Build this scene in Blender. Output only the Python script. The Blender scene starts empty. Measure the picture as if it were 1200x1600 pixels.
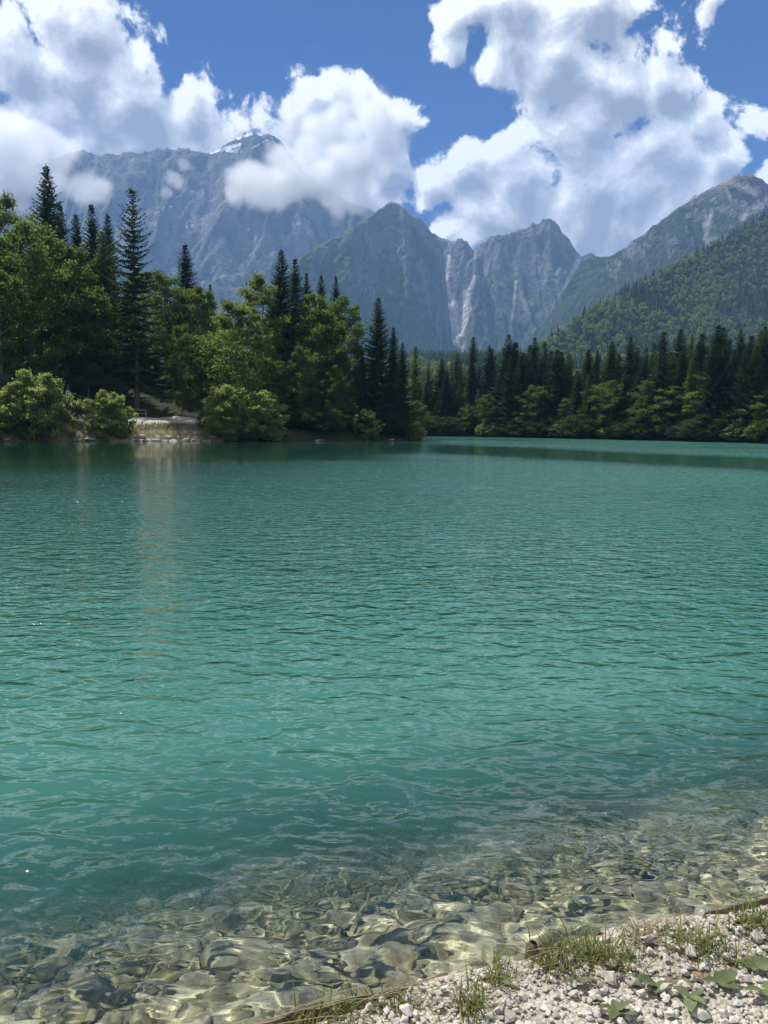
import bpy, math, random
import numpy as np
from mathutils import Vector, Matrix, noise as mnoise

scene = bpy.context.scene
COL = scene.collection
rad = math.radians

# ------------------------------------------------------------------ camera
CAM_H = 1.95
F_PX = 1232.0                      # focal length in photograph pixels (1200 x 1600)
PITCH, ROLL = rad(6.2), rad(0.55)
cam_d = bpy.data.cameras.new('camera')
cam = bpy.data.objects.new('camera', cam_d)
COL.objects.link(cam)
fw = Vector((0, math.cos(PITCH), -math.sin(PITCH)))
r0 = Vector((1, 0, 0))
u0 = Vector((0, math.sin(PITCH), math.cos(PITCH)))
rt = math.cos(ROLL) * r0 + math.sin(ROLL) * u0
up = -math.sin(ROLL) * r0 + math.cos(ROLL) * u0
M = Matrix((rt, up, -fw)).transposed().to_4x4()
M.translation = Vector((0, 0, CAM_H))
cam.matrix_world = M
cam_d.sensor_fit = 'VERTICAL'
cam_d.sensor_height = 32.0
cam_d.lens = 32.0 * F_PX / 1600.0
cam_d.clip_start = 0.05
cam_d.clip_end = 60000
scene.camera = cam

# ------------------------------------------------------------------ sky and sun
SUN_EL, SUN_AZ = rad(58), rad(-48)          # azimuth from +Y, positive to the right
world = bpy.data.worlds.new('World')
scene.world = world
world.use_nodes = True
wn = world.node_tree
wn.nodes.clear()
w_out = wn.nodes.new('ShaderNodeOutputWorld')
w_bg = wn.nodes.new('ShaderNodeBackground')
w_sky = wn.nodes.new('ShaderNodeTexSky')
w_sky.sky_type = 'NISHITA'
w_sky.sun_disc = False
w_sky.sun_elevation = SUN_EL
w_sky.sun_rotation = SUN_AZ
w_sky.altitude = 1500
w_sky.air_density = 1.0
w_sky.dust_density = 0.2
w_sky.ozone_density = 3.0
w_bg.inputs['Strength'].default_value = 0.05
w_hs = wn.nodes.new('ShaderNodeHueSaturation')
w_hs.inputs['Saturation'].default_value = 1.5
w_hs.inputs['Hue'].default_value = 0.518
w_hs.inputs['Value'].default_value = 0.75
wn.links.new(w_sky.outputs[0], w_hs.inputs['Color'])
wn.links.new(w_hs.outputs[0], w_bg.inputs['Color'])
wn.links.new(w_bg.outputs[0], w_out.inputs['Surface'])

sun_d = bpy.data.lights.new('sun', 'SUN')
sun_d.energy = 5.0
sun_d.angle = rad(0.53)
sun_d.color = (1.0, 0.955, 0.88)
sun = bpy.data.objects.new('sun', sun_d)
COL.objects.link(sun)
SUN_DIR = Vector((math.sin(SUN_AZ) * math.cos(SUN_EL), math.cos(SUN_AZ) * math.cos(SUN_EL), math.sin(SUN_EL)))
sun.rotation_euler = SUN_DIR.to_track_quat('Z', 'Y').to_euler()
sun.location = SUN_DIR * 60

scene.view_settings.view_transform = 'Standard'
scene.view_settings.look = 'None'
scene.view_settings.gamma = 1.0
scene.view_settings.use_curve_mapping = False
scene.view_settings.exposure = 0.6
scene.render.engine = 'CYCLES'
cy = scene.cycles
cy.use_denoising = True
cy.max_bounces = 10
cy.diffuse_bounces = 3
cy.glossy_bounces = 3
cy.transmission_bounces = 6
cy.transparent_max_bounces = 12
cy.volume_bounces = 6
cy.volume_step_rate = 1.5
cy.sample_clamp_indirect = 8.0

# ------------------------------------------------------------------ helpers
def ray(px, py):
    """direction of the sight line through a photograph pixel"""
    return (fw + rt * ((px - 600.0) / F_PX) - up * ((py - 800.0) / F_PX))

def at_depth(px, py, Y):
    d = ray(px, py)
    return Vector((0, 0, CAM_H)) + d * (Y / d.y)

def on_level(px, py, z):
    d = ray(px, py)
    return Vector((0, 0, CAM_H)) + d * ((z - CAM_H) / d.z)
# ---- clouds of the open sky: a field over directions, lit towards the sun (goes on all round, coverage raised out of view)
SKY_BLOBS = [  # photograph pixel and radius of the cloud masses in view
    (118, 40, 82), (25, 100, 105), (110, 140, 120), (10, 215, 140), (120, 225, 130), (205, 165, 100), (215, 230, 110),
    (285, 170, 75), (300, 230, 90), (365, 215, 85), (430, 205, 80), (-110, 180, 190), (-60, 330, 160),
    (505, 165, 65), (560, 205, 90), (615, 175, 45), (600, 255, 75), (490, 240, 90), (545, 300, 90),
    (725, 25, 66), (800, 10, 90), (795, 90, 75), (865, 120, 100), (930, 30, 110), (960, 150, 130), (1050, 105, 90), (700, 85, 42),
    (1090, 185, 75), (905, 210, 105), (1010, 235, 120), (735, 262, 74), (690, 290, 58), (820, 290, 95), (930, 310, 140), (1040, 290, 135),
    (1115, 260, 75), (895, 385, 110), (770, 340, 90), (985, 370, 120), (1080, 330, 110),
    (1195, 200, 60), (1215, 290, 80), (1120, -15, 50),
]
def build_sky(nt, sky_col, bg):
    N, L = nt.nodes, nt.links
    g = bpy.data.node_groups.new('cloud_field', 'ShaderNodeTree')
    g.interface.new_socket('Vector', in_out='INPUT', socket_type='NodeSocketVector')
    g.interface.new_socket('Mass', in_out='OUTPUT', socket_type='NodeSocketFloat')
    g.interface.new_socket('Field', in_out='OUTPUT', socket_type='NodeSocketFloat')
    GN, GL = g.nodes, g.links
    gi = GN.new('NodeGroupInput'); go = GN.new('NodeGroupOutput')
    vec = gi.outputs[0]
    def mt(op, a, b=None, c=None, NN=GN, LL=GL):
        n = NN.new('ShaderNodeMath'); n.operation = op
        for i, v in enumerate((a, b, c)):
            if v is None: continue
            if isinstance(v, (int, float)): n.inputs[i].default_value = v
            else: LL.new(v, n.inputs[i])
        return n.outputs[0]
    def noise(v, scale, detail, rough, dist=0.0, off=(0, 0, 0)):
        if off != (0, 0, 0):
            a = GN.new('ShaderNodeVectorMath'); a.operation = 'ADD'; GL.new(v, a.inputs[0]); a.inputs[1].default_value = off; v = a.outputs[0]
        n = GN.new('ShaderNodeTexNoise'); n.noise_dimensions = '3D'; GL.new(v, n.inputs['Vector'])
        n.inputs['Scale'].default_value = scale; n.inputs['Detail'].default_value = detail
        n.inputs['Roughness'].default_value = rough; n.inputs['Distortion'].default_value = dist
        return n
    # warped direction, so that the masses have uneven outlines
    wn_ = noise(vec, 9.0, 1.5, 0.5)
    w = GN.new('ShaderNodeVectorMath'); w.operation = 'MULTIPLY_ADD'
    GL.new(wn_.outputs['Color'], w.inputs[0]); w.inputs[1].default_value = (0.06,) * 3
    sub = GN.new('ShaderNodeVectorMath'); sub.operation = 'ADD'; GL.new(vec, sub.inputs[0]); sub.inputs[1].default_value = (-0.03,) * 3
    GL.new(sub.outputs[0], w.inputs[2])
    wv = w.outputs[0]
    acc = None
    for (px, py, r) in SKY_BLOBS:
        d0 = ray(px, py).normalized()
        d1 = ray(px + r, py).normalized()
        rr = (d1 - d0).length
        d = GN.new('ShaderNodeVectorMath'); d.operation = 'DISTANCE'; GL.new(wv, d.inputs[0]); d.inputs[1].default_value = d0
        f = mt('MULTIPLY_ADD', d.outputs['Value'], -1.0 / rr, 1.0)
        acc = f if acc is None else mt('SMOOTH_MAX', acc, f, 0.3)
    # out of view: more cumulus, coverage raised to brighten reflections in the water
    gen = noise(wv, 3.2, 1.0, 0.5, off=(3.1, 0.4, 1.7)).outputs['Fac']
    gen = mt('MULTIPLY_ADD', gen, 4.0, -1.30)
    fwd = GN.new('ShaderNodeVectorMath'); fwd.operation = 'DISTANCE'; GL.new(vec, fwd.inputs[0]); fwd.inputs[1].default_value = ray(600, 300).normalized()
    outside = mt('MULTIPLY', mt('SUBTRACT', fwd.outputs['Value'], 0.62), 6.0)
    n_ = GN.new('ShaderNodeClamp'); GL.new(outside, n_.inputs[0]); outside = n_.outputs[0]
    gen = mt('ADD', gen, mt('MULTIPLY_ADD', outside, 3.0, -3.0))
    acc = mt('MAXIMUM', mt('MAXIMUM', acc, -0.6), gen)
    n1 = noise(wv, 20.0, 6.5, 0.64)
    vo = GN.new('ShaderNodeTexVoronoi'); vo.feature = 'F1'; GL.new(wv, vo.inputs['Vector'])
    vo.inputs['Scale'].default_value = 26.0; vo.inputs['Detail'].default_value = 0.0
    bil = mt('MULTIPLY_ADD', vo.outputs['Distance'], -0.6, 0.3)
    s = mt('ADD', acc, mt('MULTIPLY_ADD', n1.outputs['Fac'], 2.0, -1.0))
    s = mt('ADD', s, bil)
    GL.new(acc, go.inputs[0]); GL.new(s, go.inputs[1])
    # evaluate at the direction and a little towards the sun
    geo = N.new('ShaderNodeTexCoord')
    d = geo.outputs['Generated']
    def field(k):
        n = N.new('ShaderNodeGroup'); n.node_tree = g
        if k:
            a = N.new('ShaderNodeVectorMath'); a.operation = 'ADD'; L.new(d, a.inputs[0])
            t = (SUN_DIR - ray(600, 250).normalized() * SUN_DIR.dot(ray(600, 250).normalized())).normalized() * k
            a.inputs[1].default_value = t
            nm = N.new('ShaderNodeVectorMath'); nm.operation = 'NORMALIZE'; L.new(a.outputs[0], nm.inputs[0])
            L.new(nm.outputs[0], n.inputs[0])
        else:
            L.new(d, n.inputs[0])
        return n.outputs
    M2 = lambda op, a, b=None, c=None: mt(op, a, b, c, N, L)
    def sstep(v, lo, hi):
        n = N.new('ShaderNodeMapRange'); n.interpolation_type = 'SMOOTHSTEP'; L.new(v, n.inputs[0])
        n.inputs[1].default_value = lo; n.inputs[2].default_value = hi
        return n.outputs[0]
    m0, f0 = field(0.0)
    m1, f1 = field(0.022)
    alpha = sstep(f0, 0.12, 0.36)
    thick = M2('ADD', M2('MULTIPLY', sstep(f1, 0.05, 1.5), 0.85), M2('MULTIPLY', sstep(m1, 0.1, 1.1), 0.46))
    lit = M2('SUBTRACT', 1.0, thick)
    detail = M2('MULTIPLY', M2('SUBTRACT', f0, f1), 0.42)          # facets turned to the sun are brighter
    lit = M2('ADD', lit, detail)
    ramp = N.new('ShaderNodeValToRGB'); L.new(lit, ramp.inputs[0])
    e = ramp.color_ramp.elements
    e[0].position = 0.0; e[0].color = (0.245, 0.255, 0.275, 1)
    e[1].position = 1.0; e[1].color = (0.90, 0.90, 0.89, 1)
    for p_, c_ in ((0.25, (0.33, 0.34, 0.36, 1)), (0.5, (0.46, 0.47, 0.485, 1)), (0.8, (0.65, 0.655, 0.66, 1))):
        q_ = e.new(p_); q_.color = c_
    cloud_bg = N.new('ShaderNodeBackground'); L.new(ramp.outputs[0], cloud_bg.inputs['Color'])
    cloud_bg.inputs['Strength'].default_value = 1.0
    mx = N.new('ShaderNodeMixShader'); L.new(alpha, mx.inputs[0]); L.new(bg.outputs[0], mx.inputs[1]); L.new(cloud_bg.outputs[0], mx.inputs[2])
    return mx
wn.links.new(build_sky(wn, w_sky, w_bg).outputs[0], w_out.inputs['Surface'])
# ------------------------------------------------------------------ numeric noise
def _h(ix, iy, seed):
    n = (ix.astype(np.int64) * 374761393 + iy.astype(np.int64) * 668265263 + seed * 144664633) & 0xffffffff
    n = ((n ^ (n >> 13)) * 1274126177) & 0xffffffff
    n = n ^ (n >> 16)
    return (n & 0xffff).astype(np.float64) / 65535.0

def vnoise(x, y, seed=0):
    x = np.asarray(x, float); y = np.asarray(y, float)
    x, y = np.broadcast_arrays(x, y)
    ix = np.floor(x); iy = np.floor(y)
    fx = x - ix; fy = y - iy
    fx = fx * fx * fx * (fx * (fx * 6 - 15) + 10); fy = fy * fy * fy * (fy * (fy * 6 - 15) + 10)
    a = _h(ix, iy, seed); b = _h(ix + 1, iy, seed); c = _h(ix, iy + 1, seed); d = _h(ix + 1, iy + 1, seed)
    return (a + (b - a) * fx) * (1 - fy) + (c + (d - c) * fx) * fy

def fbm(x, y, octaves=4, seed=0, gain=0.5):
    s = 0.0; a = 1.0; t = 0.0
    for o in range(octaves):
        s = s + a * vnoise(x * 2 ** o + 17.3 * o, y * 2 ** o - 9.1 * o, seed + o); t += a; a *= gain
    return s / t

def ridged(x, y, octaves=4, seed=0, gain=0.5):
    s = 0.0; a = 1.0; t = 0.0
    for o in range(octaves):
        n = 1 - np.abs(2 * vnoise(x * 2 ** o + 31.7 * o, y * 2 ** o + 5.3 * o, seed + o) - 1)
        s = s + a * n * n; t += a; a *= gain
    return s / t

# ------------------------------------------------------------------ mesh helpers
def mesh_object(name, verts, faces, mat=None, parent=None, smooth=False, link=True):
    me = bpy.data.meshes.new(name)
    verts = np.asarray(verts, np.float32)
    if isinstance(faces, np.ndarray) and faces.ndim == 2:
        k = faces.shape[1]
        me.vertices.add(len(verts)); me.vertices.foreach_set('co', verts.ravel())
        me.loops.add(faces.size); me.loops.foreach_set('vertex_index', faces.ravel().astype(np.int32))
        me.polygons.add(len(faces)); me.polygons.foreach_set('loop_start', np.arange(0, faces.size, k, dtype=np.int32))
        me.update(calc_edges=True)
    else:
        me.from_pydata([tuple(v) for v in verts], [], faces)
    if smooth:
        me.polygons.foreach_set('use_smooth', np.ones(len(me.polygons), bool))
    for m in (mat if isinstance(mat, (list, tuple)) else [mat]):
        if m: me.materials.append(m)
    ob = bpy.data.objects.new(name, me)
    if link: COL.objects.link(ob)
    if parent: ob.parent = parent
    return ob

def grid_faces(nu, nv):
    i = np.arange(nu * nv).reshape(nu, nv)
    return np.stack([i[:-1, :-1], i[1:, :-1], i[1:, 1:], i[:-1, 1:]], -1).reshape(-1, 4)

def tag(o, label=None, cat=None, group=None, kind=None):
    if label: o['label'] = label
    if cat: o['category'] = cat
    if group: o['group'] = group
    if kind: o['kind'] = kind
    return o

# ------------------------------------------------------------------ material helpers
class NT:
    def __init__(self, name):
        self.m = bpy.data.materials.new(name); self.m.use_nodes = True
        self.t = self.m.node_tree; self.t.nodes.clear()
        self.out = self.t.nodes.new('ShaderNodeOutputMaterial')
    def n(self, kind, **kw):
        x = self.t.nodes.new(kind)
        for k, v in kw.items(): setattr(x, k, v)
        return x
    def set(self, sock, v):
        if v is None: return
        if hasattr(v, 'is_linked') or hasattr(v, 'links'): self.t.links.new(v, sock)
        else: sock.default_value = v
    def math(self, op, a, b=None, c=None, clamp=False):
        x = self.n('ShaderNodeMath', operation=op, use_clamp=clamp)
        for i, v in enumerate((a, b, c)): self.set(x.inputs[i], v)
        return x.outputs[0]
    def vmath(self, op, a, b=None, c=None):
        x = self.n('ShaderNodeVectorMath', operation=op)
        for i, v in enumerate((a, b, c)): self.set(x.inputs[i], v)
        return x.outputs['Value'] if op in ('DISTANCE', 'LENGTH', 'DOT_PRODUCT') else x.outputs[0]
    def noise(self, vec, scale, detail=3.0, rough=0.5, dist=0.0, color=False):
        x = self.n('ShaderNodeTexNoise'); self.set(x.inputs['Vector'], vec)
        x.inputs['Scale'].default_value = scale; x.inputs['Detail'].default_value = detail
        x.inputs['Roughness'].default_value = rough; x.inputs['Distortion'].default_value = dist
        return x.outputs['Color' if color else 'Fac']
    def step(self, v, lo, hi, a=0.0, b=1.0):
        x = self.n('ShaderNodeMapRange', interpolation_type='SMOOTHSTEP'); self.set(x.inputs[0], v)
        for i, q in enumerate((lo, hi, a, b)): self.set(x.inputs[i + 1], q)
        return x.outputs[0]
    def mix(self, f, a, b):
        x = self.n('ShaderNodeMix', data_type='RGBA'); self.set(x.inputs[0], f)
        self.set(x.inputs[6], a); self.set(x.inputs[7], b)
        return x.outputs[2]
    def bump(self, h, strength=0.5, dist=1.0, normal=None):
        x = self.n('ShaderNodeBump'); x.inputs['Strength'].default_value = strength; x.inputs['Distance'].default_value = dist
        self.set(x.inputs['Height'], h)
        if normal is not None: self.set(x.inputs['Normal'], normal)
        return x.outputs[0]
    def pbsdf(self, col, rough=0.8, normal=None, spec=0.3):
        x = self.n('ShaderNodeBsdfPrincipled'); self.set(x.inputs['Base Color'], col); self.set(x.inputs['Roughness'], rough)
        x.inputs['Specular IOR Level'].default_value = spec
        if normal is not None: self.set(x.inputs['Normal'], normal)
        return x.outputs[0]
    def surface(self, s):
        self.t.links.new(s, self.out.inputs['Surface']); return self.m

def rgb(r, g, b): return (r, g, b, 1.0)

# ------------------------------------------------------------------ mountains
def rock_material(name, rock_a, rock_b, green, green_lo, green_hi, green_amount=1.0, snow=None, scree=None, scale=1.0, tree_line=None):
    k = NT(name)
    g = k.n('ShaderNodeNewGeometry')
    P, Nn = g.outputs['Position'], g.outputs['True Normal']
    nz = k.n('ShaderNodeSeparateXYZ'); k.set(nz.inputs[0], Nn); nz = nz.outputs[2]
    pz = k.n('ShaderNodeSeparateXYZ'); k.set(pz.inputs[0], P); pz = pz.outputs[2]
    st = k.vmath('MULTIPLY', P, (1.0, 1.0, 0.32))                # strata and streaks run down the faces
    n1 = k.noise(st, 0.011 * scale, 6.0, 0.62)
    n2 = k.noise(P, 0.05 * scale, 4.0, 0.6)
    col = k.mix(k.step(n1, 0.32, 0.66), rgb(*rock_a), rgb(*rock_b))
    col = k.mix(k.math('MULTIPLY', k.step(n2, 0.5, 0.8), 0.5), col, rgb(rock_a[0] * .55, rock_a[1] * .57, rock_a[2] * .6))
    n3 = k.noise(P, 0.006 * scale, 5.0, 0.6)
    gr = k.math('ADD', k.math('MULTIPLY', k.math('SUBTRACT', nz, green_lo), 1.0 / (green_hi - green_lo)), k.math('MULTIPLY_ADD', n3, 2.4, -1.2))
    if tree_line: gr = k.math('ADD', gr, k.math('MULTIPLY', k.math('DIVIDE', k.math('SUBTRACT', tree_line, pz), 420.0, clamp=True), 1.3))
    gr = k.math('MULTIPLY', k.step(gr, 0.2, 0.8), green_amount)
    if scree is not None:                                        # broken pale stone lying in the gullies
        at = k.n('ShaderNodeAttribute', attribute_name='scree').outputs['Fac']
        gr = k.math('MULTIPLY', gr, k.math('SUBTRACT', 1.0, at, clamp=True))
        col = k.mix(k.math('MULTIPLY', at, k.step(n2, 0.3, 0.6, 0.55, 1.0)), col, rgb(*scree))
    gcol = k.mix(k.step(n2, 0.35, 0.65), rgb(*green), rgb(green[0] * .55, green[1] * .6, green[2] * .6))
    col = k.mix(gr, col, gcol)
    if snow is not None:
        at = k.n('ShaderNodeAttribute', attribute_name='snow').outputs['Fac']
        sn = k.step(k.math('ADD', at, k.math('MULTIPLY_ADD', n2, 0.9, -0.45)), 0.45, 0.6)
        col = k.mix(sn, col, rgb(0.8, 0.82, 0.85))
    n4 = k.noise(P, 0.16 * scale, 3.0, 0.6)
    hgt = k.math('ADD', k.math('MULTIPLY', n1, 34.0), k.math('ADD', k.math('MULTIPLY', n2, 14.0), k.math('MULTIPLY', n4, 4.0)))
    return k.surface(k.pbsdf(col, 0.95, k.bump(hgt, 0.9, 1.0), 0.1))

def make_mountain(name, ridge, mat, step, s0, s1, dc, front, gully=(180.0, 700.0), amp=0.38, jag=10.0, seed=0, back=160, label=None, marks=None, floor=-40.0, extra=None, rough=0.42, ledge=60.0):
    """ridge: (px, py, Y) along the skyline. A height field falling away in front of and behind that ridge."""
    R = sorted([tuple(at_depth(px, py, Y)) for px, py, Y in ridge])
    rx = np.array([p[0] for p in R]); ry = np.array([p[1] for p in R]); rz = np.array([p[2] for p in R])
    xs = np.arange(rx[0], rx[-1], step)
    ds = np.concatenate([np.arange(-back, 0, step * 1.6), np.arange(0, front, step * 1.15)])
    X, D = np.meshgrid(xs, ds, indexing='ij')
    wob = (fbm(X / 500.0, D / 900.0, 3, seed + 5) - 0.5)
    dd = np.maximum(D, 0)
    XW = X + wob * np.minimum(dd * 1.2, 420.0)
    # the crest line itself is soft below, jagged on top
    H = np.interp(XW, rx, rz)
    ks = max(3, int(160 / step)) | 1
    Hs = np.interp(XW, xs, np.convolve(np.pad(np.interp(xs, rx, rz), ks // 2, mode='edge'), np.ones(ks) / ks, 'valid'))
    t = np.clip(dd / 420.0, 0, 1)
    H = H * (1 - t) + Hs * t
    H = H + (ridged(XW / 60.0, D / 110.0, 4, seed + 2, 0.6) - 0.5) * jag * 2.6 * np.exp(-np.abs(D) / 160.0)
    prof = s1 * dd + (s0 - s1) * dc * (1 - np.exp(-dd / dc))
    gu = ridged(XW / gully[0], D / gully[1], 3, seed + 9, 0.5)
    fade = 1 - np.exp(-dd / 130.0)
    A = amp * (1 - np.exp(-dd / 160.0)) * np.minimum(dd, 520.0)
    Z = H - prof - A * (1 - gu)
    # crags: ridged relief at every size, stretched down the fall line when large
    wx_ = (fbm(X / 210.0, D / 260.0, 3, seed + 61) - 0.5) * 190.0
    wd_ = (fbm(X / 190.0, D / 220.0, 3, seed + 71) - 0.5) * 190.0
    for o, lam in enumerate((300.0, 150.0, 76.0, 40.0, 22.0)):
        if lam < step * 2.2: break
        st = 1.0 + 1.6 / (1 + o)
        r_ = 1 - np.abs(2 * vnoise((X + wx_) / lam + o * 7.7, (D + wd_) / (lam * st) + o * 3.1, seed + 41 + o) - 1)
        Z = Z + (r_ ** 1.5 - 0.45) * lam * rough * (0.55, 0.9, 1.0, 1.15, 1.2)[o] * (1 - np.exp(-dd / (lam * 0.45)))
    if ledge:                                                    # bands of harder rock, tilted
        q = (Z + 0.18 * X + (fbm(X / 260.0, D / 260.0, 3, seed + 81) - 0.5) * 160.0) / ledge
        fr = q - np.floor(q)
        Z = Z + (np.clip((fr - 0.5) * 2.0 + 0.5, 0, 1) - fr) * ledge * 0.30 * fade
    Z = np.where(D < 0, H + D * 1.1, Z)
    if extra is not None: Z = extra(X, D, Z)
    Y = np.interp(X, rx, ry) - D
    Z = np.maximum(Z, floor)
    ob = mesh_object(name, np.stack([X, Y, Z], -1).reshape(-1, 3), grid_faces(*X.shape)[:, ::-1], mat, smooth=True)
    tag(ob, label, None, None, 'structure')
    if marks:
        # pixel -> which stretch of the face: marks are given as (attribute, function of X, D, Z, gu)
        for an, fn in marks:
            a = ob.data.attributes.new(an, 'FLOAT', 'POINT')
            a.data.foreach_set('value', fn(X, Y, Z, D, gu).astype(np.float32).ravel())
    return ob, X, Y, Z

def px_of(X, Y, Z):
    """photograph pixel under which a world point is seen (to lay marks such as snow fields and scree on the faces)"""
    dx, dy, dz = X, Y, Z - CAM_H
    a = dx * fw.x + dy * fw.y + dz * fw.z
    return 600 + F_PX * (dx * rt.x + dy * rt.y + dz * rt.z) / a, 800 - F_PX * (dx * up.x + dy * up.y + dz * up.z) / a

def streaks(lines, w):
    def fn(X, Y, Z, D, gu):
        U, V = px_of(X, Y, Z)
        out = np.zeros_like(U)
        for (x0, y0, x1, y1, ww) in lines:
            t = np.clip(((U - x0) * (x1 - x0) + (V - y0) * (y1 - y0)) / ((x1 - x0) ** 2 + (y1 - y0) ** 2), 0, 1)
            d = np.hypot(U - x0 - t * (x1 - x0), V - y0 - t * (y1 - y0))
            out = np.maximum(out, np.clip(1.4 - d / (ww * w), 0, 1))
        return out * np.clip(0.45 + fbm(U / 9.0, V / 14.0, 3, 77) * 1.1, 0, 1)
    return fn

LIME_A, LIME_B = (0.085, 0.09, 0.10), (0.215, 0.215, 0.215)
make_mountain('mountain_massif', [(-160, 360, 4600), (-60, 300, 4600), (40, 262, 4600), (100, 243, 4600), (130, 234, 4600), (145, 240, 4600), (170, 242, 4600), (200, 237, 4600), (232, 236, 4600),
    (250, 229, 4600), (270, 232, 4600), (288, 230, 4600), (305, 236, 4600), (325, 240, 4600), (345, 231, 4600), (360, 219, 4600), (372, 214, 4600), (385, 206, 4600), (397, 207, 4600), (408, 211, 4600),
    (422, 211, 4600), (436, 219, 4600), (448, 231, 4600), (459, 246, 4600), (468, 256, 4600), (477, 272, 4600), (510, 295, 4600), (560, 320, 4600), (640, 350, 4600), (760, 400, 4600), (860, 440, 4600)],
    rock_material('pale_limestone', LIME_A, LIME_B, (0.05, 0.075, 0.03), 0.5, 0.85, 0.8, snow=True, tree_line=900.0),
    9.0, 1.55, 0.62, 620.0, 1900.0, seed=3, amp=0.42, label='long pale rock wall rising to a snow-streaked summit',
    marks=[('snow', streaks([(330, 238, 375, 226, 3), (372, 216, 392, 209, 3), (395, 230, 420, 218, 2.2), (424, 216, 432, 226, 2.2), (345, 234, 380, 238, 2.5), (448, 250, 462, 262, 2),
        (268, 322, 262, 334, 1.6), (292, 354, 303, 351, 2), (386, 362, 391, 358, 2)], 1.0))])
make_mountain('mountain_buttress', [(380, 560, 2700), (420, 470, 2750), (450, 425, 2850), (470, 403, 2900), (500, 384, 3000), (530, 367, 3080), (552, 356, 3150), (572, 340, 3250), (590, 327, 3350), (605, 318, 3400), (618, 313, 3420),
    (632, 322, 3420), (645, 338, 3430), (655, 340, 3440), (668, 352, 3450), (680, 366, 3470), (690, 380, 3480), (694, 400, 3480), (697, 440, 3470), (702, 490, 3450), (708, 540, 3400), (730, 600, 3400)],
    rock_material('grey_green_rock', LIME_A, (0.22, 0.22, 0.22), (0.095, 0.14, 0.05), 0.38, 0.68, 1.0, tree_line=760.0),
    6.0, 1.5, 0.7, 420.0, 1250.0, seed=11, amp=0.45, label='rock buttress with a green left shoulder and its top in cloud')
make_mountain('mountain_peak', [(640, 470, 3900), (670, 420, 3900), (690, 396, 3900), (703, 386, 3900), (712, 379, 3900), (722, 374, 3900), (730, 380, 3900), (738, 392, 3900), (744, 394, 3900), (752, 382, 3900), (764, 374, 3900), (778, 367, 3900),
    (790, 366, 3900), (803, 361, 3900), (818, 357, 3900), (832, 351, 3900), (843, 350, 3900), (849, 343, 3900), (857, 340, 3900), (865, 347, 3900), (873, 352, 3900), (880, 363, 3900), (888, 370, 3900), (894, 382, 3900), (902, 394, 3900), (908, 404, 3900),
    (918, 398, 3900), (926, 397, 3900), (934, 404, 3900), (960, 420, 3900), (1010, 450, 3900)],
    rock_material('craggy_limestone', LIME_A, LIME_B, (0.085, 0.125, 0.048), 0.42, 0.72, 0.95, tree_line=820.0, scree=(0.62, 0.60, 0.56)),
    5.5, 1.7, 0.62, 520.0, 1700.0, gully=(110.0, 620.0), jag=16.0, seed=23, amp=0.42, label='craggy grey peak with a pale scree gully',
    marks=[('scree', streaks([(742, 394, 740, 440, 4), (740, 440, 726, 470, 7), (702, 400, 698, 440, 5), (698, 440, 708, 480, 8), (708, 478, 718, 560, 19), (730, 462, 720, 510, 15), (735, 480, 722, 520, 6), (905, 405, 880, 455, 7), (806, 440, 800, 500, 4)], 0.62))])
make_mountain('mountain_ridge', [(800, 560, 3100), (850, 500, 3050), (880, 452, 3000), (900, 424, 3000), (915, 408, 2980), (935, 400, 2950), (950, 398, 2930), (965, 390, 2910), (980, 384, 2900), (995, 372, 2880), (1010, 360, 2860), (1030, 345, 2850), (1050, 330, 2820), (1075, 314, 2800), (1100, 298, 2780), (1120, 287, 2760),
    (1135, 277, 2750), (1150, 271, 2750), (1165, 269, 2750), (1180, 272, 2750), (1192, 280, 2750), (1206, 290, 2750), (1260, 330, 2750), (1350, 350, 2750), (1480, 330, 2750)],
    rock_material('dark_ridge_rock', (0.07, 0.075, 0.082), (0.19, 0.19, 0.19), (0.045, 0.07, 0.03), 0.35, 0.62, 1.0, tree_line=800.0, scree=(0.36, 0.35, 0.34)),
    6.5, 1.25, 0.6, 520.0, 1500.0, seed=37, amp=0.40, label='dark ridge climbing to a rounded rocky top on the right',
    marks=[('scree', streaks([(1112, 330, 1102, 375, 4), (1102, 350, 1106, 385, 4), (1195, 315, 1160, 340, 6), (875, 515, 862, 530, 5), (1130, 280, 1180, 300, 7)], 1.0))])
# ------------------------------------------------------------------ shoreline, ground sheet, wooded hill
SHORE = [(-900, 60), (-500, 78), (-200, 88), (0, 93), (220, 95), (450, 99), (560, 103), (640, 108), (654, 114), (662, 165), (700, 166), (900, 150), (1050, 137), (1200, 126), (1400, 112), (1700, 80)]
_saz = np.array([math.atan2(*(ray(px, 680).xy)) for px, r in SHORE]); _sr = np.array([r for px, r in SHORE], float)
def shore_r(az): return np.interp(az, _saz, _sr)

def ground_z(x, y):
    """height of the land behind the shoreline"""
    x = np.asarray(x, float); y = np.asarray(y, float)
    r = np.hypot(x, y); az = np.arctan2(x, y)
    b = r - shore_r(az)
    left = np.clip((0.06 - az) / 0.10, 0, 1)
    bank = (0.45 + 1.3 * left) * (1 - np.exp(-np.maximum(b, 0) / 1.7)) + left * 0.09 * np.clip(b, 0, 12)
    flat = np.clip(b - 12, 0, None)
    rise = left * 15.0 * (1 - np.exp(-flat / 42.0)) + (1 - left) * np.clip(b - 25, 0, 800) * 0.045
    rise = rise + np.clip(b - 400, 0, 1000) * 0.10
    return np.where(b > 0, 0.05 + bank + rise + (vnoise(x / 3.0, y / 3.0, 4) - 0.5) * 0.35 * np.clip(b / 4, 0, 1), np.maximum(b * 0.35, -4.5))

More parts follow.
